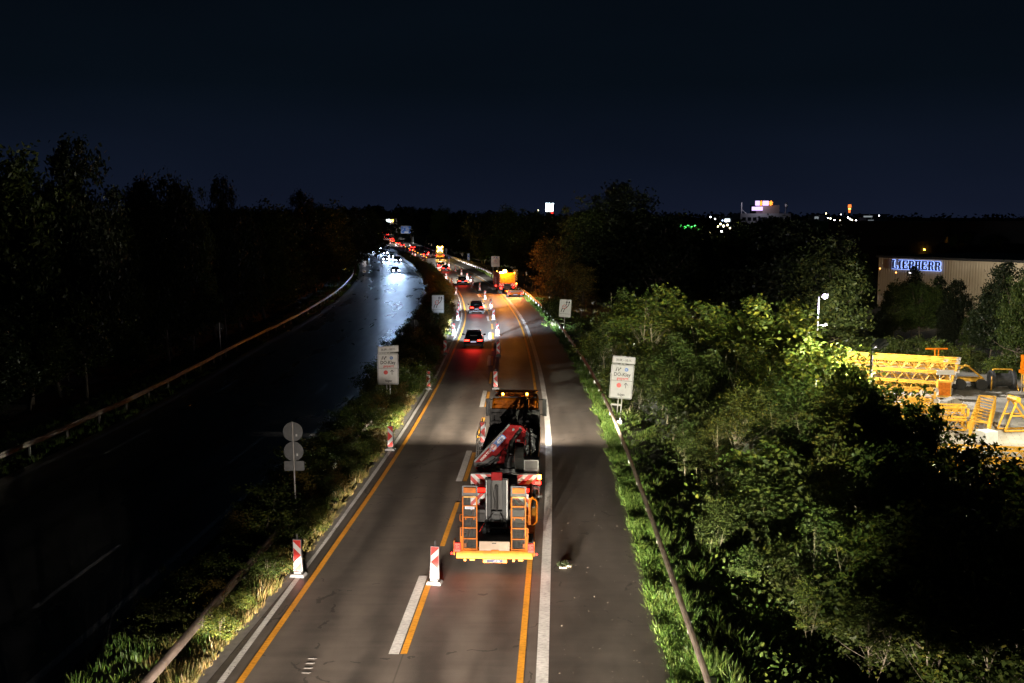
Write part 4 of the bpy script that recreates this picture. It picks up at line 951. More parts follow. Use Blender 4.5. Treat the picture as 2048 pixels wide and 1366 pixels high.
# blue keep-right disc and small things on the right
for px, py, Y, lb in ((898,516.5,278,'small blue round sign on a beacon in the far right row'),):
    x, z = at(px, py-1, Y); t = post_sign('round_sign', lb, 'road sign', x, Y, 0); k = MB(); k.tube((0,.03,0),(0,.03,z),.03); k.build('post', M['galv'], t); k = MB(); k.disc(0, z, .3, 0, .02); pl = k.build('disc', M['blue'], t); k = MB(); k.stroke([(-.13,z+.13),(.12,z-.12)], .06, -.004, .001); k.build('arrow', M['white'], pl)
x, z = at(909.5, 507, 320); t = post_sign('triangle_sign_back', 'grey triangular sign seen from behind near the cross light lorry', 'road sign', x, 320, zg(x,320)); z -= zg(x,320)
k = MB(); k.tube((0,.03,-.3),(0,.03,z+.3),.04); k.build('post', M['galv'], t); k = MB(); k.prism([(-.5,z+.4),(.5,z+.4),(0,z-.45)], -.02, 0); k.build('triangle', M['signback'], t)
x, z = at(892, 505, 330); t = post_sign('bright_sign', 'bright white and blue sign just right of the cross light lorry', 'road sign', x, 330, zg(x,330)); z -= zg(x,330)
k = MB(); k.tube((0,.03,-.3),(0,.03,z),.05); k.build('post', M['galv'], t); k = MB(); k.box(-.4,.4,0,.03,z,z+1.3); pl = k.build('sign_panel', M['white'], t); k = MB(); k.box(-.25,.25,-.01,0,z+.15,z+.4); k.build('blue_mark', M['blue'], pl)
lamp(t, 'sign_light', 'SPOT', (0,-2.2,z+.2), 80, (.8,.88,1), (R(93),0,0), .05, 70)
proto = None
for i, (Y, lb) in enumerate(((176,'nearest white reflector post on the right verge ahead of the beacon truck'),(226,'second white reflector post on the right verge'),(276,'third white reflector post on the right verge'),(326,'fourth white reflector post on the right verge'),(376,'farthest white reflector post on the right verge'))):
    x, yy = rd(Y, O_GR(Y)+.35)
    if proto is None:
        proto = o = thing('reflector_post', lb, 'reflector post', group='reflector posts on the right verge')
        k = MB(); k.prism([(-.06,-.3),(.06,-.3),(.05,1.05),(-.05,1.10)], -.05, .05); k.build('post', M['white'], o); k = MB(); k.box(-.057,.057,-.056,.056,.75,.95); k.build('black_band', M['black'], o)
    else: o = copy_tree(proto); relabel(o, lb)
    o.location = (x, yy, zg(x, yy))

# ------------------------------------------------------------------ vegetation
def leaves_np(rng, C, size, up=.3, flat=.55, jit=.5):
    N = len(C); n = rng.normal(size=(N,3)); n[:,2] = np.abs(n[:,2])+up; n /= np.linalg.norm(n,axis=1,keepdims=True)
    a = rng.normal(size=(N,3)); u = np.cross(n, a); u /= np.linalg.norm(u,axis=1,keepdims=True); w = np.cross(n, u)
    s = size*(1+jit*(rng.random(N)-.5))[:,None]
    V = np.empty((N,4,3)); V[:,0] = C-u*s*.5; V[:,1] = C+w*s*flat*.5+n*s*.08; V[:,2] = C+u*s*.5; V[:,3] = C-w*s*flat*.5+n*s*.08
    return V.reshape(-1,3), np.arange(N*4).reshape(N,4)
def crown_pts(rng, N, rx_, rz_, zc, clumps, sig, shell=.5, lump=.3, shape=0):
    d = rng.normal(size=(clumps,3)); d /= np.linalg.norm(d,axis=1,keepdims=True)
    r = shell+(1-shell)*rng.random(clumps)**.6
    ph = rng.random(6)*6.28
    lum = 1+lump*(np.sin(3*np.arctan2(d[:,1],d[:,0])+ph[0])*.5+np.sin(5*d[:,2]+ph[1])*.5+rng.normal(size=clumps)*.35)
    P = d*(r*lum)[:,None]*np.array([rx_,rx_,rz_])
    if shape: P[:,:2] *= (1-shape*(P[:,2:3]/rz_))            # taper towards the top
    P[:,2] += zc
    wts = rng.random(clumps)+.35; wts /= wts.sum(); idx = rng.choice(clumps, N, p=wts)
    sg = sig*(.6+.8*rng.random(clumps))
    C = P[idx]+rng.normal(size=(N,3))*sg[idx][:,None]*np.array([1,1,.7])
    return C[C[:,2] > .05], P
def trunk_mb(rng, H, r0, P, nb, zs, bend=.15, stems=1):
    k = MB()
    for s_ in range(stems):
        p = Vector((rng.normal()*.15*(stems > 1), rng.normal()*.15*(stems > 1), -.5)); dr = Vector((rng.normal()*bend, rng.normal()*bend, 1)); segs = 6; pts = [p.copy()]
        for i in range(segs):
            dr += Vector((rng.normal()*bend*.4, rng.normal()*bend*.4, 0)); dr.normalize(); p = p+dr*(H+.5)/segs; pts.append(p.copy())
        rr = [r0*(1-.85*i/segs)/(1 if stems == 1 else 1.4) for i in range(segs+1)]
        for i in range(segs): k.tube(pts[i], pts[i+1], rr[i], rr[i+1], 8, False)
        for j in rng.choice(len(P), min(nb//stems, len(P)), replace=False):
            q = Vector(P[j]); f = min(.95, max(zs, (q.z*.72)/H)); i = min(segs-1, int(f*segs)); a = pts[i].lerp(pts[i+1], f*segs-i)
            mid = a.lerp(q, .5)+Vector((rng.normal()*.1, rng.normal()*.1, -.06*(q-a).length)); rb = rr[i]*.42
            k.tube(a, mid, rb, rb*.6, 5, False); k.tube(mid, q, rb*.6, rb*.2, 5, False)
    return k
PROTO = {}
def make_plant(key, name, H, rx_, zlo, N, leaf, clumps, sig, mat, bark, seed, nb=18, r0=.12, shell=.45, lump=.3, shape=0, stems=1, up=.3, trunk=True):
    rng = np.random.default_rng(seed)
    rz_ = (H-zlo)/2; C, P = crown_pts(rng, N, rx_, rz_*.94, zlo+rz_, clumps, sig, shell, lump, shape)
    Vv, Ff = leaves_np(rng, C, leaf, up)
    root = thing(name, 'x', 'x'); mesh_np('foliage' if 'shrub' in name else 'crown', Vv, Ff, M[mat], root)
    if trunk: trunk_mb(rng, H*.86, r0, P, nb, zlo/H*.6, .12, stems).build('stem' if 'shrub' in name else 'trunk', M[bark], root, True)
    PROTO[key] = [root, H, False]
def plant(key, x, Y, h, label, cat, group, z=None, rot=None, wide=1.0):
    p = PROTO[key]
    o = p[0] if not p[2] else copy_tree(p[0]); p[2] = True
    tag(o, label, cat, group); s = h/p[1]
    o.location = (x, Y, zg(x, Y)-.05 if z is None else z); o.scale = (s*wide, s*wide, s); o.rotation_euler = (0, 0, random.uniform(0, 6.28) if rot is None else rot)
    return o
for i in range(3):
    make_plant('slim%d' % i, 'slim_tree', 9, 1.7, 2.6, 3300, .27, 52, .27, ['leaf_y','leaf_g','leaf_y'][i], 'bark2', 20+i, 26, .10, .3, .35, .35)
    make_plant('bush%d' % i, 'tall_shrub', 4, 1.7, .2, 3600, .23, 60, .30, ['leaf_g','leaf_y','leaf_g'][i], 'bark2', 30+i, 20, .05, .4, .35, 0, 4)
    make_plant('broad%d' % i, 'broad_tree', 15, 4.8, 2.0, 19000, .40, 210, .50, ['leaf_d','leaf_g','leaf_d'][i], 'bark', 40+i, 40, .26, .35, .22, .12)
    make_plant('shrub%d' % i, 'median_shrub', 1.8, 1.05, .05, 3600, .105, 46, .17, ['leaf_y','leaf_g','leaf_o'][i], 'bark2', 50+i, 14, .025, .4, .4, 0, 5)
for i in range(2): make_plant('tall%d' % i, 'tall_thin_tree', 11, 2.3, 4.0, 3000, .31, 60, .33, ['leaf_g','leaf_y'][i], 'bark2', 80+i, 30, .12, .25, .35, .3, 2)
make_plant('autumn', 'autumn_tree', 9, 2.4, .8, 6500, .26, 80, .42, 'leaf_o', 'bark', 60, 26, .14, .4, .3, .2)
make_plant('sapling', 'slender_sapling', 10, 1.9, 5.2, 3000, .22, 50, .32, 'leaf_y', 'bark2', 61, 30, .10, .2, .35, .3)
# ---- trees placed from their crowns in the photograph:  pixel x, pixel y of the top, distance
def tree_list(lst, fmt, cat, group, order=True):
    for i, (px, py, Y, key, *w) in enumerate(sorted(lst)):
        x, z = at(px, py, Y); zz = zg(x, Y)
        plant(key, x, Y, max(1.5, z-zz), fmt % ordw(i+1) if '%s' in fmt else fmt, cat, group, wide=w[0] if w else 1.0)
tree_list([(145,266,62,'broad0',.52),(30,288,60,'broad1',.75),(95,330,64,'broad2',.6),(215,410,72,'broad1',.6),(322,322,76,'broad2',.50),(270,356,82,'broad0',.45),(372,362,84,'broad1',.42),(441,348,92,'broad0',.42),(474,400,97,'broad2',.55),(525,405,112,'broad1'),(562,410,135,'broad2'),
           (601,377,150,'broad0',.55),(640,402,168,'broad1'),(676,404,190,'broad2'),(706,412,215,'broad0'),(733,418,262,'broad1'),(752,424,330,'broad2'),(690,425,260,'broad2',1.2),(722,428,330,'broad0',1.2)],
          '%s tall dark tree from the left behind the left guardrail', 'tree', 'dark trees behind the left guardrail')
LR_ = [(Y, -28.2-random.random()*4.5, random.choice(['broad0','broad1','broad2','bush0','bush2'])) for Y in np.arange(40, 262, 4.6)]
for i, (Y, off, key) in enumerate(LR_):
    x, yy = rd(Y, off); plant(key, x, yy, random.uniform(6.5, 10.5) if key[:2] == 'br' else random.uniform(3, 5), '%s nearest low tree of the thicket along the left guardrail' % ordw(i+1), 'tree', 'low thicket along the left guardrail', wide=1.15)
tree_list([(1245,360,140,'broad0',.95),(1190,398,142,'broad1',.9),(1296,408,132,'broad2'),(1345,432,138,'broad1'),(1130,424,195,'broad2'),(1075,420,225,'broad0'),(1020,412,262,'broad1'),(965,416,305,'broad2'),(925,419,345,'broad0'),(885,414,392,'broad1'),(848,411,450,'broad2'),(823,412,520,'broad0'),
           (1400,448,150,'broad0'),(1455,446,140,'broad2'),(1512,442,128,'broad1'),(1560,430,122,'broad0'),(1608,428,116,'broad2'),(1645,470,112,'broad1')],
          '%s dark tree from the left between the road and the rooftop signs', 'tree', 'dark trees right of the road')
Rr = [(Y, 8.5+random.random()*9, ['broad0','broad1','broad2'][i % 3]) for i, Y in enumerate(np.arange(178, 520, 11.0))]
for i, (Y, off, key) in enumerate(Rr):
    x, yy = rd(Y, off+3); plant(key, x, yy, random.uniform(8, 13), '%s nearest roadside tree right of the distant guardrail' % ordw(i+1), 'tree', 'trees along the distant right verge', wide=1.1)
tree_list([(1098,478,150,'autumn',1.15),(1130,505,138,'autumn',1.2),(1162,530,128,'autumn')], '%s autumn tree from the left catching the orange beacon light', 'tree', 'autumn trees lit orange')
tree_list([(1245,548,66,'slim1'),(1285,556,64,'slim0',1.2),(1335,570,62,'slim2',1.2),(1385,600,64,'slim0',1.2),(1425,604,61,'slim2',1.2),(1470,586,63,'slim0',1.2),(1515,594,60,'slim2',1.25),(1555,590,62,'slim0',1.2),(1595,606,60,'slim2',1.2),(1635,650,57,'slim0',1.2),(1672,690,55,'slim2',1.1),
           (1215,610,72,'slim1',1.1),(1345,640,57,'slim1',1.0),(1360,660,56,'slim1',1.2),(1420,670,55,'slim1',1.2),(1500,690,53,'slim2',1.2),(1570,690,51,'slim0',1.2),(1620,700,50,'slim2',1.2)],
          '%s leafy young tree from the left in the yellow-green lit belt', 'tree', 'young trees lit yellow-green')
tree_list([(1345,705,53,'slim1'),(1400,715,51,'slim1',.9),(1440,800,44,'slim0',.8),(1375,820,45,'slim1',.8)], '%s lone thin tree from the left on the slope behind the right guardrail', 'tree', 'thin trees on the slope')
tree_list([(1487,748,41.5,'sapling',1.0)], 'slender sapling with a bare pale trunk in front of the lit belt', 'tree', None)
tree_list([(1540,735,46,'tall1'),(1590,745,44,'tall0'),(1650,760,43,'tall1'),(1700,770,46,'tall0'),(1735,790,44,'tall1'),(1775,830,42,'tall0'),(1815,845,42,'tall1',.9),(1866,790,44,'tall0',.7),(1915,872,41,'tall1'),(1950,880,40,'tall0'),(2000,895,38,'tall1'),(2045,900,37,'tall0'),
           (1690,845,37,'tall1'),(1745,870,36,'tall0'),(1800,900,35,'tall1'),(1850,915,34,'tall0'),(1910,930,33,'tall1'),(1970,950,31,'tall0'),(2030,960,30,'tall1'),(1715,735,47,'tall1'),(1760,758,46,'tall0'),(1800,775,45,'tall1'),(1690,700,49,'tall1'),(1840,820,42,'tall0',.8),(1650,1000,31,'tall0',1.1),(1720,1040,29,'tall1',1.1),(1790,1000,29.5,'tall0',1.2),(1860,1010,28.5,'tall1',1.2),(1935,1000,28,'tall0',1.2),(2005,1020,27,'tall1',1.2),(2045,1060,26,'tall0',1.2),(1620,1150,28,'tall1',1.1),(1750,1180,26,'tall0',1.2),(1870,1170,25.5,'tall1',1.2),(1975,1180,25,'tall0',1.2),(2060,960,33,'tall1',1.2)],
          '%s dim young tree from the left in the thicket below the yard', 'tree', 'thicket below the yard')
tree_list([(1410,765,50,'bush0'),(1410,790,46,'bush2'),(1540,870,40,'bush1'),(1600,900,39,'bush0'),(1500,930,38,'bush0'),(1560,970,36,'bush2'),(1630,960,36,'bush0'),(1690,1000,34,'bush1'),(1750,1020,33,'bush2'),
           (1430,990,35,'bush0',.8),(1820,1040,31,'bush0'),(1890,1060,30,'bush1'),(1960,1100,28,'bush2'),(1600,1080,31,'bush0'),(1680,1120,29,'bush2'),(1780,1150,27.5,'bush0'),(1500,1080,32,'bush2',.8),(1200,655,84,'bush0'),(1185,660,80,'bush1'),(1205,690,74,'bush0'),(1190,625,92,'bush1'),(1110,590,110,'bush0'),(1235,720,66,'bush1'),(1265,700,60,'bush0')],
          '%s leafy bush from the left on the slope below the guardrail', 'shrub', 'bushes on the right slope')
tree_list([(1705,500,146,'broad1',.75),(1845,560,134,'broad1',1.0),(1880,548,140,'broad0',.55),(1915,556,130,'broad0',.7),(1795,560,135,'broad1',.8),(1830,528,142,'broad0',.5),(2015,520,112,'broad0',.8),(2050,545,108,'broad1',.7),(1985,585,116,'broad0',.8),(1950,620,122,'broad1',.8),(1760,620,128,'broad0',.9),(1900,620,124,'broad2',.8),(2035,610,110,'broad1',.7),(1700,620,126,'broad2'),(1655,560,125,'broad0')],
          '%s tree from the left between the lettered hall and the yard', 'tree', 'trees in front of the hall')
tree_list([(1700,672,112,'bush0'),(1735,665,114,'bush2'),(1770,668,113,'bush0'),(1800,672,113,'bush2'),(1840,670,112,'bush0'),(1875,672,111,'bush1'),(1905,690,109,'bush1'),(1935,688,108,'bush1'),(1965,700,107,'bush0'),(1995,708,104,'bush1'),(2025,705,103,'bush0'),(2046,700,103,'bush2')],
          '%s bush from the left in the hedge behind the yellow crane sections', 'shrub', 'hedge behind the crane yard')
# ---- median planting
MS = []
Y = 27.0
while Y < 330:
    for off in (-8.55, -9.6, -10.55):
        h = (1.0 if Y < 33 else 1.45 if Y < 46 else 1.9)*random.uniform(.75, 1.2)*(1 if off < -9 else .82)
        if Y > 230: h = random.uniform(1.0, 1.7)
        if 46 < Y < 63 and off < -8: h *= .72
        MS.append((Y+random.uniform(-.6,.6), off+random.uniform(-.3,.3), h))
    Y += 1.9 if Y < 60 else 2.6 if Y < 120 else 4.2 if Y < 230 else 7
for i, (Y, off, h) in enumerate(MS):
    x, yy = rd(Y, off); k = ('shrub0','shrub1','shrub1','shrub0','shrub2')[i % 5] if Y < 100 else ('shrub2','shrub1','shrub2')[i % 3]
    plant(k, x, yy, h, '%s shrub from the camera in the planted median' % ordw(i+1), 'shrub', 'shrubs along the median', wide=random.uniform(.95, 1.25))
# ---- grass: blades as triangles
def grass(name, label, n, fy, foff, hmin, hmax, mat, lean=.5, per=14, spread=.10):
    rng = np.random.default_rng(len(name)+n); nt_ = n//per; n = nt_*per; Yv = fy(rng, nt_); V = np.zeros((n,3,3), np.float32)
    for j in range(nt_):
        Y = float(Yv[j]); off = foff(rng, Y); x0, y0 = rd(Y, off); z = zg(x0, y0); H_ = (hmin+(hmax-hmin)*rng.random()**1.8)*(.45+.75*abs(math.sin(x0*1.3+y0*.8)*math.sin(y0*.53-x0)))
        wd0 = .010+.00026*Y; sp_ = spread*(1+Y/70)
        for i in range(j*per, (j+1)*per):
            b = rng.random()*6.28; r = sp_*rng.random(); x, yy = x0+math.cos(b)*r, y0+math.sin(b)*r; h = H_*(.55+.6*rng.random())
            l = lean*h*(.3+1.2*rng.random()); wd = wd0*(.7+.6*rng.random()); b += rng.normal()*.5; a = b+1.57+rng.normal()*.4
            V[i,0] = (x-math.cos(a)*wd, yy-math.sin(a)*wd, z-.02); V[i,1] = (x+math.cos(a)*wd, yy+math.sin(a)*wd, z-.02); V[i,2] = (x+math.cos(b)*l, yy+math.sin(b)*l, z+h)
    o = mesh_np(name, V.reshape(-1,3), np.arange(n*3).reshape(n,3), M[mat]); tag(o, label, 'grass', kind='stuff'); return o
ylog = lambda y0, y1: (lambda rng, n: np.exp(np.log(y0)+(np.log(y1)-np.log(y0))*rng.random(n)))
grass('verge_grass', 'bright green grass strip between the hard shoulder and the right guardrail', 120000, ylog(22, 240), lambda r, Y: O_RE(Y)-.05+(O_GR(Y)-O_RE(Y)+.35)*r.random(), .10, .32, 'grass', .9)
grass('slope_grass', 'dark grass on the slope falling away behind the right guardrail', 80000, ylog(21, 150), lambda r, Y: O_GR(Y)+.1+11*r.random()**1.3, .12, .42, 'grass', .8)
grass('median_grass', 'yellowish grass and weeds growing over the kerb of the median', 60000, ylog(22, 200), lambda r, Y: O_LE(Y)-.30-1.5*r.random()**1.6, .10, .48, 'grassd')
grass('median_weeds', 'dark weeds covering the middle of the median', 22000, ylog(20, 120), lambda r, Y: -9.9+1.6*(r.random()-.5)*2, .12, .42, 'grass')
grass('left_verge_grass', 'dark grass strip under the left guardrail', 26000, ylog(45, 265), lambda r, Y: O_LL(Y)-.1-4.2*r.random(), .12, .5, 'grass')
rng = np.random.default_rng(5); n = 34000
P = np.zeros((n,3)); Yv = np.exp(np.log(19)+(np.log(125)-np.log(19))*rng.random(n))
for i in range(n):
    x, yy = rd(float(Yv[i]), 6.2+17*rng.random()**.9); P[i] = (x, yy, zg(x,yy)+.1+.5*rng.random()**2*(1+math.sin(x*1.1)*math.cos(yy*.8)))
Vv, Ff = leaves_np(rng, P, .17, .6); o = mesh_np('slope_ground_cover', Vv, Ff, M['leaf_g']); tag(o, 'low leafy ground cover spreading over the slope below the guardrail', 'ground cover', kind='stuff')
# far woodland belts closing the horizon
rng = np.random.default_rng(9); C = []
for (x0, x1, Y0, Y1, h, n) in ((-420,-110,520,900,14,9000),(-150,-100,900,980,16,2500),(-70,260,520,900,13,9000),(-260,-60,120,300,12,5000),(-90,-60,830,900,15,1200),(250,700,600,1000,11,5000),(95,170,215,420,11,3000)):
    xs = x0+(x1-x0)*rng.random(n); ys = Y0+(Y1-Y0)*rng.random(n); hh = h*(.55+.5*np.abs(np.sin(xs*.11)*np.sin(ys*.07+xs*.05))+.15*rng.random(n))
    zz = np.array([zg(a, b) for a, b in zip(xs, ys)])+hh*np.sqrt(rng.random(n)); C.append(np.stack([xs, ys, zz], 1))
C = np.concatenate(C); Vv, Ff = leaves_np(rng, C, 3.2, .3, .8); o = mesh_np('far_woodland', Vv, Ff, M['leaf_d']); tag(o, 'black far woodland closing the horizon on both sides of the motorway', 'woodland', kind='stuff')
# litter on the asphalt
rng = np.random.default_rng(12); n = 420; P = np.zeros((n,3))
for i in range(n):
    Y = float(np.exp(np.log(23)+(np.log(75)-np.log(23))*rng.random())); off = (1.0+2.7*rng.random()) if rng.random() < .8 else O_LE(Y)+.5*rng.random(); x, yy = rd(Y, off); P[i] = (x, yy, .022)
Vv, Ff = leaves_np(rng, P, .045, 3.0); o = mesh_np('leaf_litter', Vv, Ff, leafm('litter', (.02,.016,.01), (.035,.027,.017), (.16,.13,.10), .1)); tag(o, 'scattered leaf litter and grit on the hard shoulder', 'litter', kind='stuff')
x, Y = gp(1127, 1133); t = thing('debris_heap', 'small dark heap of leaves and scraps on the hard shoulder right of the trailer', 'debris', (x, Y, 0))
C = np.abs(RNG.normal(size=(260,3)))*np.array([.10,.08,.07])*np.where(RNG.random((260,3)) < .5, -1, 1); C[:,2] = np.abs(C[:,2])*.9+.02; Vv, Ff = leaves_np(RNG, C, .065, .2); mesh_np('leaves', Vv, Ff, M['leaf_d'], t)
k = MB(); k.box(-.15,.1,-.2,-.17,.01,.05); k.box(.12,.25,-.1,-.02,.02,.06); k.build('scraps', M['bark2'], t)
k = MB(); rnd = random.Random(2)
for i in range(4):
    x, Y = gp(612+i*4.2, 1345-i*9.5); k.prism([(0,0)]*0+[(-.11,-.03),(.08,-.045),(.13,0),(.07,.035),(-.09,.03)], 0, .01, Matrix.Translation((x,Y,.012)) @ Matrix.Rotation(R(90),4,'X') if False else Matrix.Translation((x,Y,.004)) @ Matrix.Rotation(R(-90),4,'X'))
structure('paint_smudges', k, M['smudge'])

# ------------------------------------------------------------------ crane yard, hall, far town
ZY = -4.9
mb = MB(); V = [(20.5,47,ZY),(120,47,ZY),(120,111,ZY),(22,111,ZY)]; mb.add(V, [(0,1,2,3)]); 
pv = M['paver']; t = pv.node_tree; b = t.nodes['Principled BSDF']; 
br = t.nodes.new('ShaderNodeTexBrick'); br.inputs['Scale'].default_value = 1.0; br.inputs['Brick Width'].default_value = 1.0; br.inputs['Row Height'].default_value = .5; br.inputs['Mortar Size'].default_value = .02
br.inputs['Color1'].default_value = (.36,.35,.31,1); br.inputs['Color2'].default_value = (.30,.29,.26,1); br.inputs['Mortar'].default_value = (.16,.15,.13,1)
c = t.nodes.new('ShaderNodeTexCoord'); n_ = t.nodes.new('ShaderNodeTexNoise'); n_.inputs['Scale'].default_value = .22; n_.inputs['Detail'].default_value = 6
r_ = t.nodes.new('ShaderNodeMapRange'); r_.inputs['From Min'].default_value = .35; r_.inputs['From Max'].default_value = .65; r_.inputs['To Min'].default_value = .45; r_.inputs['To Max'].default_value = 1.05
x_ = t.nodes.new('ShaderNodeMixRGB'); x_.blend_type = 'MULTIPLY'; x_.inputs[0].default_value = 1
mp = t.nodes.new('ShaderNodeMapping'); mp.inputs['Rotation'].default_value = (0,0,.35); L2 = t.links.new
L2(c.outputs['Object'], mp.inputs[0]); L2(mp.outputs[0], br.inputs['Vector']); L2(c.outputs['Object'], n_.inputs['Vector']); L2(n_.outputs[0], r_.inputs[0]); L2(br.outputs[0], x_.inputs[1]); L2(r_.outputs[0], x_.inputs[2]); L2(x_.outputs[0], b.inputs['Base Color'])
structure('yard_pavement', mb, pv)
def lattice(mb, Ln, w, h, bays, r=.05, diag=.028):
    for y in (-w/2, w/2):
        for z in (0, h): mb.box(0, Ln, y-r, y+r, z-r, z+r)
    for i in range(bays):
        x0, x1, xm = Ln*i/bays, Ln*(i+1)/bays, Ln*(i+.5)/bays
        for y in (-w/2, w/2):
            mb.tube((x0,y,0),(xm,y,h),diag,n=5); mb.tube((xm,y,h),(x1,y,0),diag,n=5)
        for z in (0, h): mb.tube((x0,-w/2,z),(x1,w/2,z),diag,n=5)
    for x in (0, Ln):
        mb.box(x-r,x+r,-w/2,w/2,-r,r); mb.box(x-r,x+r,-w/2,w/2,h-r,h+r); 
        for y in (-w/2,w/2): mb.box(x-r*1.3,x+r*1.3,y-r*1.3,y+r*1.3,-r,h+r)
secs = {}
def section(Ln, w, h, bays, x, Y, z, rz, label, rails=False):
    k_ = (Ln, w, h, bays)
    if k_ not in secs:
        o = secs[k_] = thing('crane_section', label, 'crane section', group='yellow crane sections in the yard')
        k = MB(); lattice(k, Ln, w, h, bays, .065, .038); k.mat(1)
        for y in (-w/2,w/2):
            for z_ in (0,h): k.tube((Ln,y-.09,z_),(Ln+.0,y+.09,z_),.1,n=10); k.box(Ln,Ln+.3,y-.04,y+.04,z_-.08,z_+.08)
        k.build('lattice', [M['yellow'], M['galv']], o)
        k = MB(); k.box(.2,Ln-.2,-.2,.2,.07,.1); k.build('walkway', M['galv'], o)
    else: o = copy_tree(secs[k_]); relabel(o, label)
    o.location = (x, Y, z); o.rotation_euler.z = rz; return o
a = -.45; rx0, ry0 = 41.8, 94.0; lx, ly = rx0-11*math.cos(a), ry0-11*math.sin(a)
for r_i, rn in ((0,'front'),(1,'second'),(2,'rearmost')):
    for l_i, ln in ((0,'bottom'),(1,'middle'),(2,'top')):
        ox, oy = -math.sin(a)*1.45*r_i, math.cos(a)*1.45*r_i
        section(11, 1.15, .86, 9, lx+ox+.3*l_i*((-1)**r_i), ly+oy, ZY+.2+1.02*l_i, a, 'long yellow lattice crane section, %s layer of the %s stack below the hedge' % (ln, rn))
for l_i, ln in ((0,'lower'),(1,'upper')):
    section(9, 1.1, .80, 7, 36.4-8.3, 88.0, ZY+.2+.98*l_i, -.3, '%s of the two shorter yellow crane sections in front of the long stacks' % ln)
section(9, 1.1, .80, 7, 28.6, 83.2, ZY+.2, -.25, 'yellow crane section lying in front of the two shorter ones')
section(9, 1.1, .80, 7, 27.0, 78.6, ZY+.2, -.12, 'yellow crane section between the pole and the pale block')
section(9, 1.1, .80, 7, 27.0, 78.7, ZY+1.18, -.12, 'yellow crane section stacked on another between the pole and the pale block')
section(12.5, 1.25, 1.2, 9, 35.6, 74.5, ZY+.15, math.atan2(12.5, 6.6), 'single yellow crane section lying free on the pale paving')
section(9, 1.1, .80, 7, 24.5, 62.5, ZY+.2, .15, 'yellow crane section half hidden behind the thicket')
section(9, 1.1, .80, 7, 27.5, 58.2, ZY+.2, .05, 'nearest yellow crane section behind the dark branches at right')
section(9, 1.1, .80, 7, 26.5, 68.5, ZY+.2, -.2, 'yellow crane section behind the lit leaves left of the paving')
def yard(name, label, cat, x, Y, rz=0, group=None): return thing(name, label, cat, (x, Y, ZY+.005), rz, group)
for lb, x, Y, z, tx in (('white name board on the right end of the long crane stack',41.0,93.1,2.05,None),('white lettered name board on the shorter crane sections',36.1,85.0,1.55,'LIEBHERR')):
    t = yard('name_board', lb, 'sign board', x, Y, -.1); k = MB(); k.box(-.8,.8,0,.05,z,z+.44); k.box(-.5,-.45,.05,.1,0,z+.3); k.box(.45,.5,.05,.1,0,z+.3); bd = k.build('board', M['white'], t)
    if tx: k = MB(); text_mb(k, tx, .30, 0, z+.11, -.003, sxx=.9, bold=.02); k.build('lettering', M['black'], bd)
t = yard('counterweight_block', 'square yellow steel block beside the lettered board', 'block', 34.3, 83.4, -.2); k = MB(); k.box(-.7,.7,-.5,.5,.25,1.7); k.build('block', M['yellow'], t, bevel=.04); k = MB(); k.box(-.7,.7,-.55,.55,0,.25); k.tube((-.3,0,1.7),(-.3,0,1.95),.06); k.tube((.3,0,1.7),(.3,0,1.95),.06); k.build('skid', M['steel'], t)
t = yard('yellow_cabinet', 'yellow cabinet at the right end of the long stack', 'cabinet', 40.3, 91.7, -.3); k = MB(); k.box(-.6,.6,-.5,.5,.2,1.75); k.build('body', M['yellow'], t, bevel=.03); k = MB(); k.box(-.5,.5,-.51,-.50,.4,1.6); k.build('door', M['orange'], t)
t = yard('wheeled_chassis', 'yellow crane chassis on dark tyres at the back of the yard', 'crane chassis', 44.3, 97.5, -.15)
k = MB(); k.box(-2.4,2.2,-.5,.5,.8,1.15); k.box(-2.6,-1.2,-.4,.4,1.1,2.1); k.tube((-1,0,1.2),(.6,0,2.4),.1); k.tube((.6,0,2.4),(2.2,0,1.1),.09); k.box(-2.8,.8,-.6,-.5,2.3,2.4); k.build('frame', M['yellow'], t, bevel=.02)
for x in (-1.0,-.1,1.9):
    for y in (-.75,.75): k = MB(); k.tube((x,y-.2,.55),(x,y+.2,.55),.55,n=20); k.build('wheel', M['rubber'], t)
t = yard('cable_drum', 'large dark cable drum with a yellow frame beside the wheeled chassis', 'cable drum', 48.3, 97.0, -.1)
k = MB(); k.tube((-1.1,0,.95),(-.85,0,.95),.95,n=24); k.tube((.85,0,.95),(1.1,0,.95),.95,n=24); k.tube((-.85,0,.95),(.85,0,.95),.65,n=20); k.build('drum', M['steel'], t); k = MB(); k.tube((-1.3,-.9,.05),(-.9,0,2.0),.07); k.tube((.9,0,2.0),(1.3,-.9,.05),.07); k.tube((-.9,0,2.0),(.9,0,2.0),.07); k.build('frame', M['yellow'], t)
t = yard('steel_crate', 'yellow mesh crate standing right of the cable drum', 'crate', 50.2, 94.5, -.1)
k = MB()
for x in (-.9,.9):
    for y in (-.6,.6): k.box(x-.04,x+.04,y-.04,y+.04,0,1.7)
for z in (.1,.65,1.2,1.66):
    for y in (-.6,.6): k.box(-.9,.9,y-.03,y+.03,z,z+.05)
k.build('frame', M['galv'], t); k = MB()
for i in range(10): k.box(-.8+.32*(i % 5),-.55+.32*(i % 5),-.45,.45,.15+.62*(i//5),.5+.62*(i//5))
k.build('contents', M['yellow'], t, bevel=.04)
t = yard('white_box', 'white utility box right of the yellow mesh crate', 'utility box', 52.3, 94.0, 0); k = MB(); k.box(-.5,.5,-.4,.4,.1,1.1); k.box(-.55,.55,-.45,.45,1.1,1.16); k.build('body', M['white'], t); k = MB(); k.box(-.4,.4,-.41,-.402,.2,1.0); k.build('door', M['grey'], t)
t = yard('orange_machine', 'orange machine with a T-shaped mast at the right edge of the yard', 'machine', 53.6, 100.5, 0)
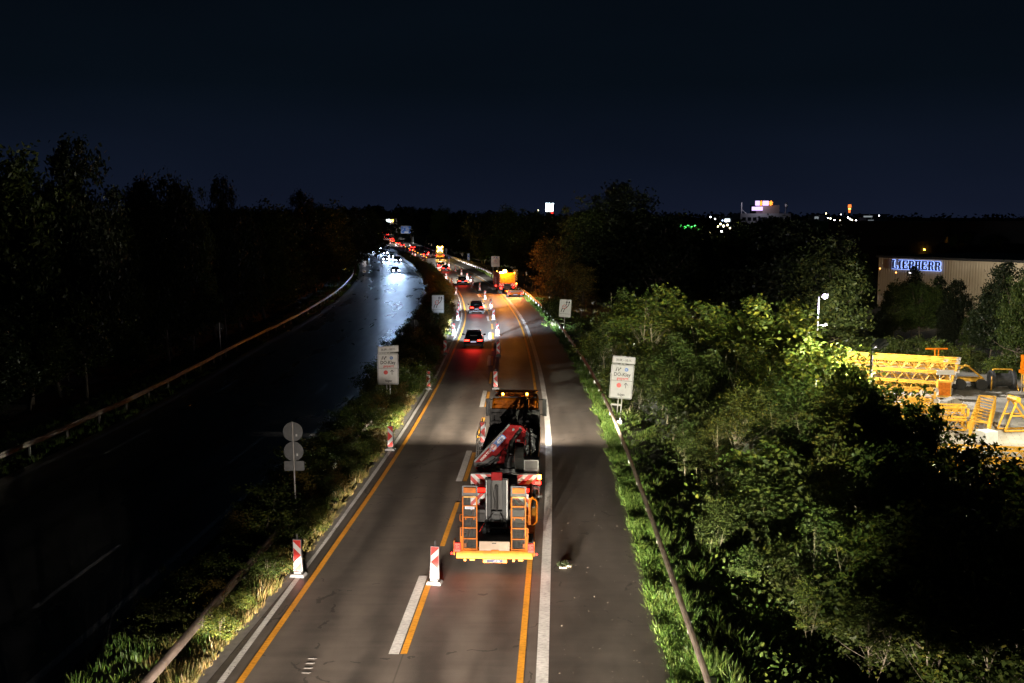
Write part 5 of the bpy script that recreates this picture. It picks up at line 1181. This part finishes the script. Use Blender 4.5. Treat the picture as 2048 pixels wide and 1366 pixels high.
k = MB(); k.box(-1.5,1.5,-.8,.8,1.0,1.35); k.box(-1.4,-.1,-.7,.7,1.35,2.9); k.box(-.1,.1,-.1,.1,2.0,4.6); k.box(-1.4,1.4,-.1,.1,4.5,4.7); k.box(.35,.5,-.08,.08,2.0,4.6); k.build('body', M['orange'], t, bevel=.03); k = MB(); k.box(-1.3,-1.1,-.6,.6,0,1.0); k.box(.9,1.1,-.6,.6,0,1.0); k.build('leg', M['yellow'], t)
t = yard('t_post', 'thin orange T-shaped post behind the long crane stack', 'post', 42.9, 99.5, 0); k = MB(); k.box(-.3,-.2,-.05,.05,0,3.7); k.box(.05,.15,-.05,.05,0,3.7); k.box(-1.2,1.0,-.06,.06,3.65,3.78); k.build('post', M['orange'], t)
t = yard('support_frame', 'yellow triangular support frame at the right edge of the paving', 'support frame', 40.2, 77.5, .1)
k = MB()
for y in (-.5,.5): k.tube((-1.5,y,.1),(-.6,y,2.6),.08); k.tube((1.3,y,.1),(-.6,y,2.6),.08); k.tube((-1.5,y,.1),(1.3,y,.1),.08); k.tube((-1.0,y,1.3),(.3,y,1.3),.06)
k.tube((-.6,-.6,2.6),(-.6,.6,2.6),.22,n=14); k.build('frame', M['yellow'], t)
t = yard('white_pallet_box', 'pale crate in front of the free crane section', 'crate', 35.2, 72.5, .3); k = MB(); k.box(-.6,.6,-.5,.5,.12,1.1); k.build('box', M['white'], t, bevel=.02); k = MB(); k.box(-.6,.6,-.5,.5,0,.12); k.build('pallet', M['beige'], t)
t = yard('pale_block', 'pale concrete block on the paving right of the shorter sections', 'block', 39.0, 87.0, .3); k = MB(); k.prism([(-.9,0),(.9,0),(.9,.5),(.1,1.0),(-.9,.7)], -.4, .4); k.build('block', M['paver'], t)

# yard floodlights on poles
def flood_pole(label, x, Y, h, heads, on=True):
    t = thing('floodlight_pole', label, 'floodlight', (x, Y, ZY), 0, 'floodlights of the crane yard')
    k = MB(); k.tube((0,0,0),(0,0,h),.11,.075,n=10); k.build('pole', M['galv'], t, True)
    for (z, az, tilt, lit) in heads:
        Mx = Matrix.Translation((0,0,z)) @ Matrix.Rotation(az,4,'Z'); M2 = Mx @ Matrix.Translation((.55,0,.1)) @ Matrix.Rotation(tilt,4,'Y')
        k = MB(); k.tube(Mx @ Vector((0,0,0)), Mx @ Vector((.3,0,.1)), .04); k.box(-.35,.35,-.28,.28,-.06,.06, M2); hd = k.build('lamp_head', M['galv'], t)
        k = MB(); k.box(-.31,.31,-.24,.24,-.075,-.062, M2); k.build('lens', M['lampw'], hd)
        if lit: k = MB(); k.ball(M2 @ Vector((0,0,-.12)), .24); k.build('glowing_bulb', em('bulb_violet', (.70,.58,1), 40), hd)
    return t
p1 = flood_pole('lit white floodlight pole at the left end of the crane yard', *[at(1637,600,96)[0], 96], 9.3, ((9.3,-.3,-.35,True),(6.4,-.2,-.3,False)))
p2 = flood_pole('floodlight pole with two flat heads in front of the yellow crane sections', 20.6, 56.5, 9.5, ((9.5,.5,-.5,False),(9.35,.15,-.5,False)))
p3 = flood_pole('floodlight pole at the right-hand edge of the yard', 39.5, 70, 9.5, ((9.5,2.6,.4,True),))
WARM = (1,.88,.62)
lamp(p1, 'floodlight_lamp', 'SPOT', (.8,-.1,9.2), 40000, (1,.92,.80), (0, R(-55), R(0)), .25, 165, .4)
lamp(p1, 'lamp_glow', 'POINT', (.9,-.5,9.1), 4500, (.8,.72,1), size=.2)
lamp(p2, 'floodlight_lamp', 'SPOT', (.9,.3,9.3), 27000, WARM, (0, R(-38), R(25)), .25, 150, .6)
lamp(p1, 'spill_light', 'SPOT', (-.1,-.6,8.9), 75000, (1,.97,.70), (R(-80), 0, R(-27)), .3, 72, .8)
lamp(p2, 'spill_light', 'SPOT', (-.45,-.1,8.5), 32000, (1,.96,.66), (0, R(80), R(14)), .3, 160, .6)
lamp(p3, 'floodlight_lamp', 'SPOT', (-.4,.3,9.3), 22000, WARM, (R(42), 0, R(15)), .25, 125, .7)

# lettered hall
hx, hy, hz = 66.0, 179.6, -5.2; hr = math.atan2(-.85, .527)
t = thing('lettered_hall', 'beige ribbed metal hall with large backlit blue and black letters', 'hall', (hx, hy, hz), hr)
wm = pm('beige_cladding', (.46,.40,.30), .6, var=.08, scale=.4)
k = MB(); k.box(0,75,0,30,0,10.2)
for i in range(150): k.box(i*.5+.1,i*.5+.3,-.03,0,0.2,10.2)
k.build('wall', wm, t); k = MB(); k.box(-.3,75.3,-.35,30.3,10.2,10.6); k.build('roof', M['brick_dark'], t)
for xx in (24,44): k = MB(); k.box(xx,xx+4,-.1,-.07,0,4.5); k.build('roller_door', M['grey'], t)
def letters(mb, s, x, z, h, w, gap, y0, y1, g=0):
    st = w*.30; sf = h*.14
    for ch in s:
        def bx_(a, b, c, d): mb.box(x+a-g, x+b+g, y0, y1, z+c-g, z+d+g)
        q = w*(.62 if ch == 'I' else 1)
        if ch == 'I': bx_(q/2-st/2,q/2+st/2,sf,h-sf); bx_(0,q,0,sf); bx_(0,q,h-sf,h)
        else:
            bx_(w*.08,w*.08+st,sf,h-sf); bx_(0,w*.08+st+w*.1,0,sf); bx_(0,w*.08+st+w*.1,h-sf,h)
            if ch == 'L': bx_(w*.38,w,0,sf); bx_(w*.84,w,sf,h*.34)
            if ch == 'E': bx_(w*.38,w,0,sf); bx_(w*.84,w,sf,h*.3); bx_(w*.38,w,h-sf,h); bx_(w*.84,w,h*.7,h-sf); bx_(w*.38,w*.7,h*.44,h*.56)
            if ch == 'H': bx_(w*.62,w*.92,sf,h-sf); bx_(w*.54,w,0,sf); bx_(w*.54,w,h-sf,h); bx_(w*.38,w*.62,h*.43,h*.57)
            if ch in 'BR':
                bx_(w*.38,w*.78,h-sf,h); bx_(w*.66,w*.94,h*.56,h-sf*.7); bx_(w*.38,w*.78,h*.44,h*.57)
                if ch == 'B': bx_(w*.38,w*.8,0,sf); bx_(w*.70,w,sf*.6,h*.46)
                else: bx_(w*.60,w*.88,sf,h*.45); bx_(w*.66,w*1.02,0,sf)
        x += q+gap
k = MB(); letters(k, 'LIEBHERR', 3.1, 8.35, 1.55, 1.12, .16, -.36, -.30); lt = k.build('lettering', M['black'], t)
k = MB(); letters(k, 'LIEBHERR', 3.1, 8.35, 1.55, 1.12, .16, -.26, -.20, .065); k.build('letter_backlight', em('letter_glow', (.25,.38,1), 2.4, True), lt)
wl_ = thing('wall_floodlight', 'white floodlight glaring through the branches in front of the lettered hall', 'floodlight', (83.5, 138, -5), 0); k = MB(); k.tube((0,0,0),(0,0,7.6),.12,.08); k.build('pole', M['galv'], wl_); k = MB(); k.box(-.3,.3,-.2,.2,7.5,7.75); k.build('lamp_head', M['galv'], wl_); k = MB(); k.ball((0,-.3,7.6),.28); k.build('glowing_bulb', M['lampw'], wl_)
lamp(wl_, 'wall_wash', 'SPOT', (0,.4,7.3), 32000, (1,.88,.66), (R(84), 0, R(14)), .3, 130, .7)
lamp(wl_, 'glare', 'POINT', (0,-.5,7.6), 6000, (.95,.97,1), size=.3)
t = thing('dark_hall', 'large unlit black hall rising behind the lettered hall', 'hall', (72, 228, -5)); k = MB(); k.box(0,85,0,60,0,16.2); k.build('wall', M['brick_dark'], t); k = MB(); k.box(-.3,85.3,-.3,60.3,16.2,16.5); k.build('roof', M['dark'], t); k = MB(); k.tube((22,-.05,10),(22,-.3,10),.15); k.ball((22,-.4,10),.14); k.build('wall_lamp', M['amber'], t)
# far town: sign tower block, bright billboard, orange tower, low halls, lamps
Yb = 620; x0 = at(1481,430,Yb)[0]; x1 = at(1582,430,Yb)[0]; zt = at(1500,427,Yb)[1]
t = thing('sign_building', 'distant pale office block carrying lit rooftop signs', 'office building', (x0, Yb, -3)); w = x1-x0; H_ = zt+3
k = MB(); k.box(0,w,0,25,0,H_); k.build('wall', pm('office_wall', (.30,.30,.31), .8, var=.2, scale=.1), t); k = MB(); k.box(w*.34,w*.80,4,20,H_,H_+5.2); k.build('roof_house', pm('roof_house', (.22,.19,.17), .8), t)
for i in range(9):
    for j in range(2): k = MB(); k.box(1.2+i*w/9.5,3.4+i*w/9.5,-.06,0,H_-4.5-j*4,H_-2.3-j*4); k.build('window', M['glass'], t)
u = lambda px: at(px,410,Yb)[0]-x0; zz = lambda py: at(1520,py,Yb)[1]+3
sgw = em('rooftop_white', (.72,.50,1), 1.8, True); sgo = em('rooftop_orange', (1,.25,.03), 3, True)
for a_, b_, mat_ in ((1512,1520.5,sgw),(1526.8,1538.5,sgw)):
    k = MB(); k.box(u(a_),u(b_),1.5,2,zz(411),zz(401.5)); k.build('lit_panel', mat_, t)
for a_, b_ in ((1521,1526),(1539,1547)):
    k = MB(); cx, cz = (u(a_)+u(b_))/2, (zz(411)+zz(401.5))/2; r = (u(b_)-u(a_))/2
    for q in (0,60,120): dx, dz = r*math.cos(R(q+20)), 1.5*math.sin(R(q+20)); k.stroke([(cx-dx,cz-dz),(cx+dx,cz+dz)], .65, 1.5, 2)
    k.build('lit_star', sgo, t)
k = MB(); k.box(u(1505),u(1526.5),1.0,1.5,zz(421),zz(413.5)); k.build('lit_panel', sgw, t)
k = MB(); k.tube((u(1485),3,H_),(u(1485),3,zz(405)),.35); k.tube((u(1485),3,zz(418)),(u(1495),3,H_),.2); k.build('mast', M['galv'], t); k = MB(); k.tube((u(1573.5),3,H_),(u(1575),3,zz(415)),.3); k.ball((u(1575),3,zz(411)),.9,2.2); k.build('mast', M['galv'], t)
lamp(t, 'roof_sign_glow', 'POINT', (w*.4,-6,H_+6), 2200, (.85,.8,1), size=1)
Yb = 800; x0 = at(1091.5,420,Yb)[0]; x1 = at(1106,420,Yb)[0]; t = thing('lit_tower', 'distant tower with a glaring white lit top above the trees', 'tower', (x0, Yb, 0)); w = x1-x0; z0, z1 = at(1099,423,Yb)[1], at(1099,409,Yb)[1]
k = MB(); k.box(.2,w-.2,.3,w,0,z1); k.build('wall', M['dark'], t); k = MB(); k.box(0,w,0,.3,z0,z1); k.build('lit_face', em('tower_white', (.95,1,1), 9, True), t)
k = MB()
for f in (.06,.28,.52): k.ball((w*f,.2,z1+.8),.45)
k.box(w*.82,w*1.12,.1,.4,z1+.5,z1+1.0); k.build('roof_lamp', em('tower_lamp', (.7,.9,1), 8), t); k = MB(); k.box(w*.75,w,-.1,0,z0-1.6,z0-.6); k.build('red_lamp', M['tail'], t)
Yb = 900; x0 = at(1699,420,Yb)[0]; t = thing('orange_tower', 'thin distant tower lit orange at the skyline', 'tower', (x0, Yb, 0)); z0, z1 = at(1699,430,Yb)[1], at(1699,409,Yb)[1]
k = MB(); k.tube((0,0,0),(0,0,z0+2),1.0,n=10); k.build('shaft', M['dark'], t); k = MB(); k.tube((0,0,z0),(0,0,z1-2),.8,1.0,n=10); k.tube((0,0,z1-2.6),(0,0,z1),1.6,1.3,n=10); k.build('lit_shaft', em('tower_orange', (1,.22,.04), 1.6), t); k = MB(); k.tube((0,0,z1-4.4),(0,0,z1-3.4),1.15,n=10); k.build('lit_band', em('tower_band', (.7,.9,.2), 2), t)
for i, (a_, b_, py, Yq, lb) in enumerate(((1448,1463,434,560,'low lit building left of the sign block'),(1627,1650,430,650,'low pale hall right of the sign block'),(1720,1775,429,760,'long low hall on the skyline right of the orange tower'),(1733,1765,436,560,'grey low hall behind the black roof'))):
    xa, xb = at(a_,py,Yq)[0], at(b_,py,Yq)[0]; z1 = at(a_,py,Yq)[1]; t = thing('distant_hall', lb, 'hall', (xa, Yq, -2), 0, 'low halls on the skyline'); k = MB(); k.box(0,xb-xa,0,12,0,z1+2); k.build('wall', pm('pale_wall', (.35,.36,.36), .8, var=.2, scale=.2), t); k = MB(); k.box(-.3,xb-xa+.3,-.3,12.3,z1+2,z1+2.4); k.build('roof', M['grey'], t)
    k = MB(); k.box((xb-xa)*.1,(xb-xa)*(.8 if i == 0 else .45),-.1,0,z1-.6,z1+1.0); k.build('lit_window_band', em('window_band%d' % i, (.75,.85,.9), [3,.25,.3,.15][i]), t)
lampmats = {'w': em('far_lamp_white', (1,.95,1), 14), 'y': em('far_lamp_yellow', (1,.85,.45), 10), 'g': em('far_lamp_green', (.1,1,.15), 4), 'o': em('far_lamp_orange', (1,.42,.08), 7), 'b': em('far_lamp_blue', (.6,.75,1), 8)}
FL = [(1421,434,'w',500,.35),(1430,438,'w',480,.35),(1445,441,'b',450,.3),(1452,442,'w',440,.45),(1441,448,'y',300,.3),(1447,452,'y',290,.35),(1455,450,'y',290,.3),(1460,456,'y',280,.25),(1436,453,'y',300,.22),(1443,463,'w',260,.28),(1384,462,'w',250,.14),(1420,466,'y',230,.2),(1422,471,'b',220,.2),
      (1362,452,'g',240,.16),(1370,455,'g',238,.2),(1376,453,'g',242,.2),(1383,455,'g',240,.18),(1390,452,'g',242,.14),(1397,458,'g',238,.14),(1448,504,'b',170,.2),(1463,501,'o',170,.2),(1473,500,'o',172,.22),(1480,500,'b',170,.2),(1556,488,'b',150,.12),(1567,495,'g',150,.1),(1589,503,'y',150,.12),(1525,509,'b',150,.16),(1614,519,'w',140,.12),(1571,519,'y',150,.14),
      (1656,436,'w',500,.3),(1661,437,'y',480,.4),(1669,440,'w',470,.3),(1680,441,'y',460,.3),(1696,435,'w',500,.4),(1700,438,'w',470,.4),(1704,440,'y',460,.35),(1712,441,'w',455,.4),(1652,446,'b',420,.3),(1648,450,'y',400,.4),(1652,427,'y',700,.5),(1682,429,'w',800,.4),(1758,431,'w',700,.4),(1683,541,'w',150,.22),(1076,421,'y',900,.7),(1820,546,'w',150,.15),(1760,537,'o',150,.12),(1792,545,'o',150,.12),
      (705,448,'o',420,.3),(714,451,'y',400,.22),(720,460,'w',380,.3),(722,466,'w',370,.3),(717,475,'o',330,.22),(722,480,'w',330,.26),(728,490,'o',300,.2),(716,488,'y',310,.2),(725,497,'w',300,.22),(220,474,'y',200,.13),(320,432,'y',200,.13),(333,476,'y',200,.12),(730,505,'w',290,.3)]
desc = {'w':'white','y':'yellowish','g':'green','o':'orange','b':'bluish'}
pro = {}; cnt = {}
for (px, py, c_, Yq, r) in sorted(FL):
    x, z = at(px, py, Yq); cnt[c_] = cnt.get(c_, 0)+1
    side = 'right of the motorway' if px > 1024 else 'left of the motorway'
    lb = '%s lamp in the distance, %s of its colour from the left' % (desc[c_], ordw(cnt[c_]))
    if c_ not in pro:
        o = pro[c_] = thing('distant_lamp', lb, 'lamp', group='%s lamps in the distance' % desc[c_])
        k = MB(); k.ball((0,0,0),1,1,8,5); k.build('bulb', lampmats[c_], o); k = MB(); k.tube((0,.9,-12),(0,.9,1.0),.18,n=5); k.box(-.5,.5,.2,1.1,1.0,1.25); k.build('post', M['dark'], o)
    else: o = copy_tree(pro[c_]); relabel(o, lb)
    o.location = (x, Yq, z); q_ = r*(1.7 if c_ == 'g' else .9); o.scale = (q_, q_, q_); o['category'] = 'lamp'
lamp(None, 'green_signal_light', 'POINT', (*[at(1380,459,236)[0], 234], at(1380,456,236)[1]), 500, (.1,1,.1), size=.3)
# lit slip road light on the far left bank
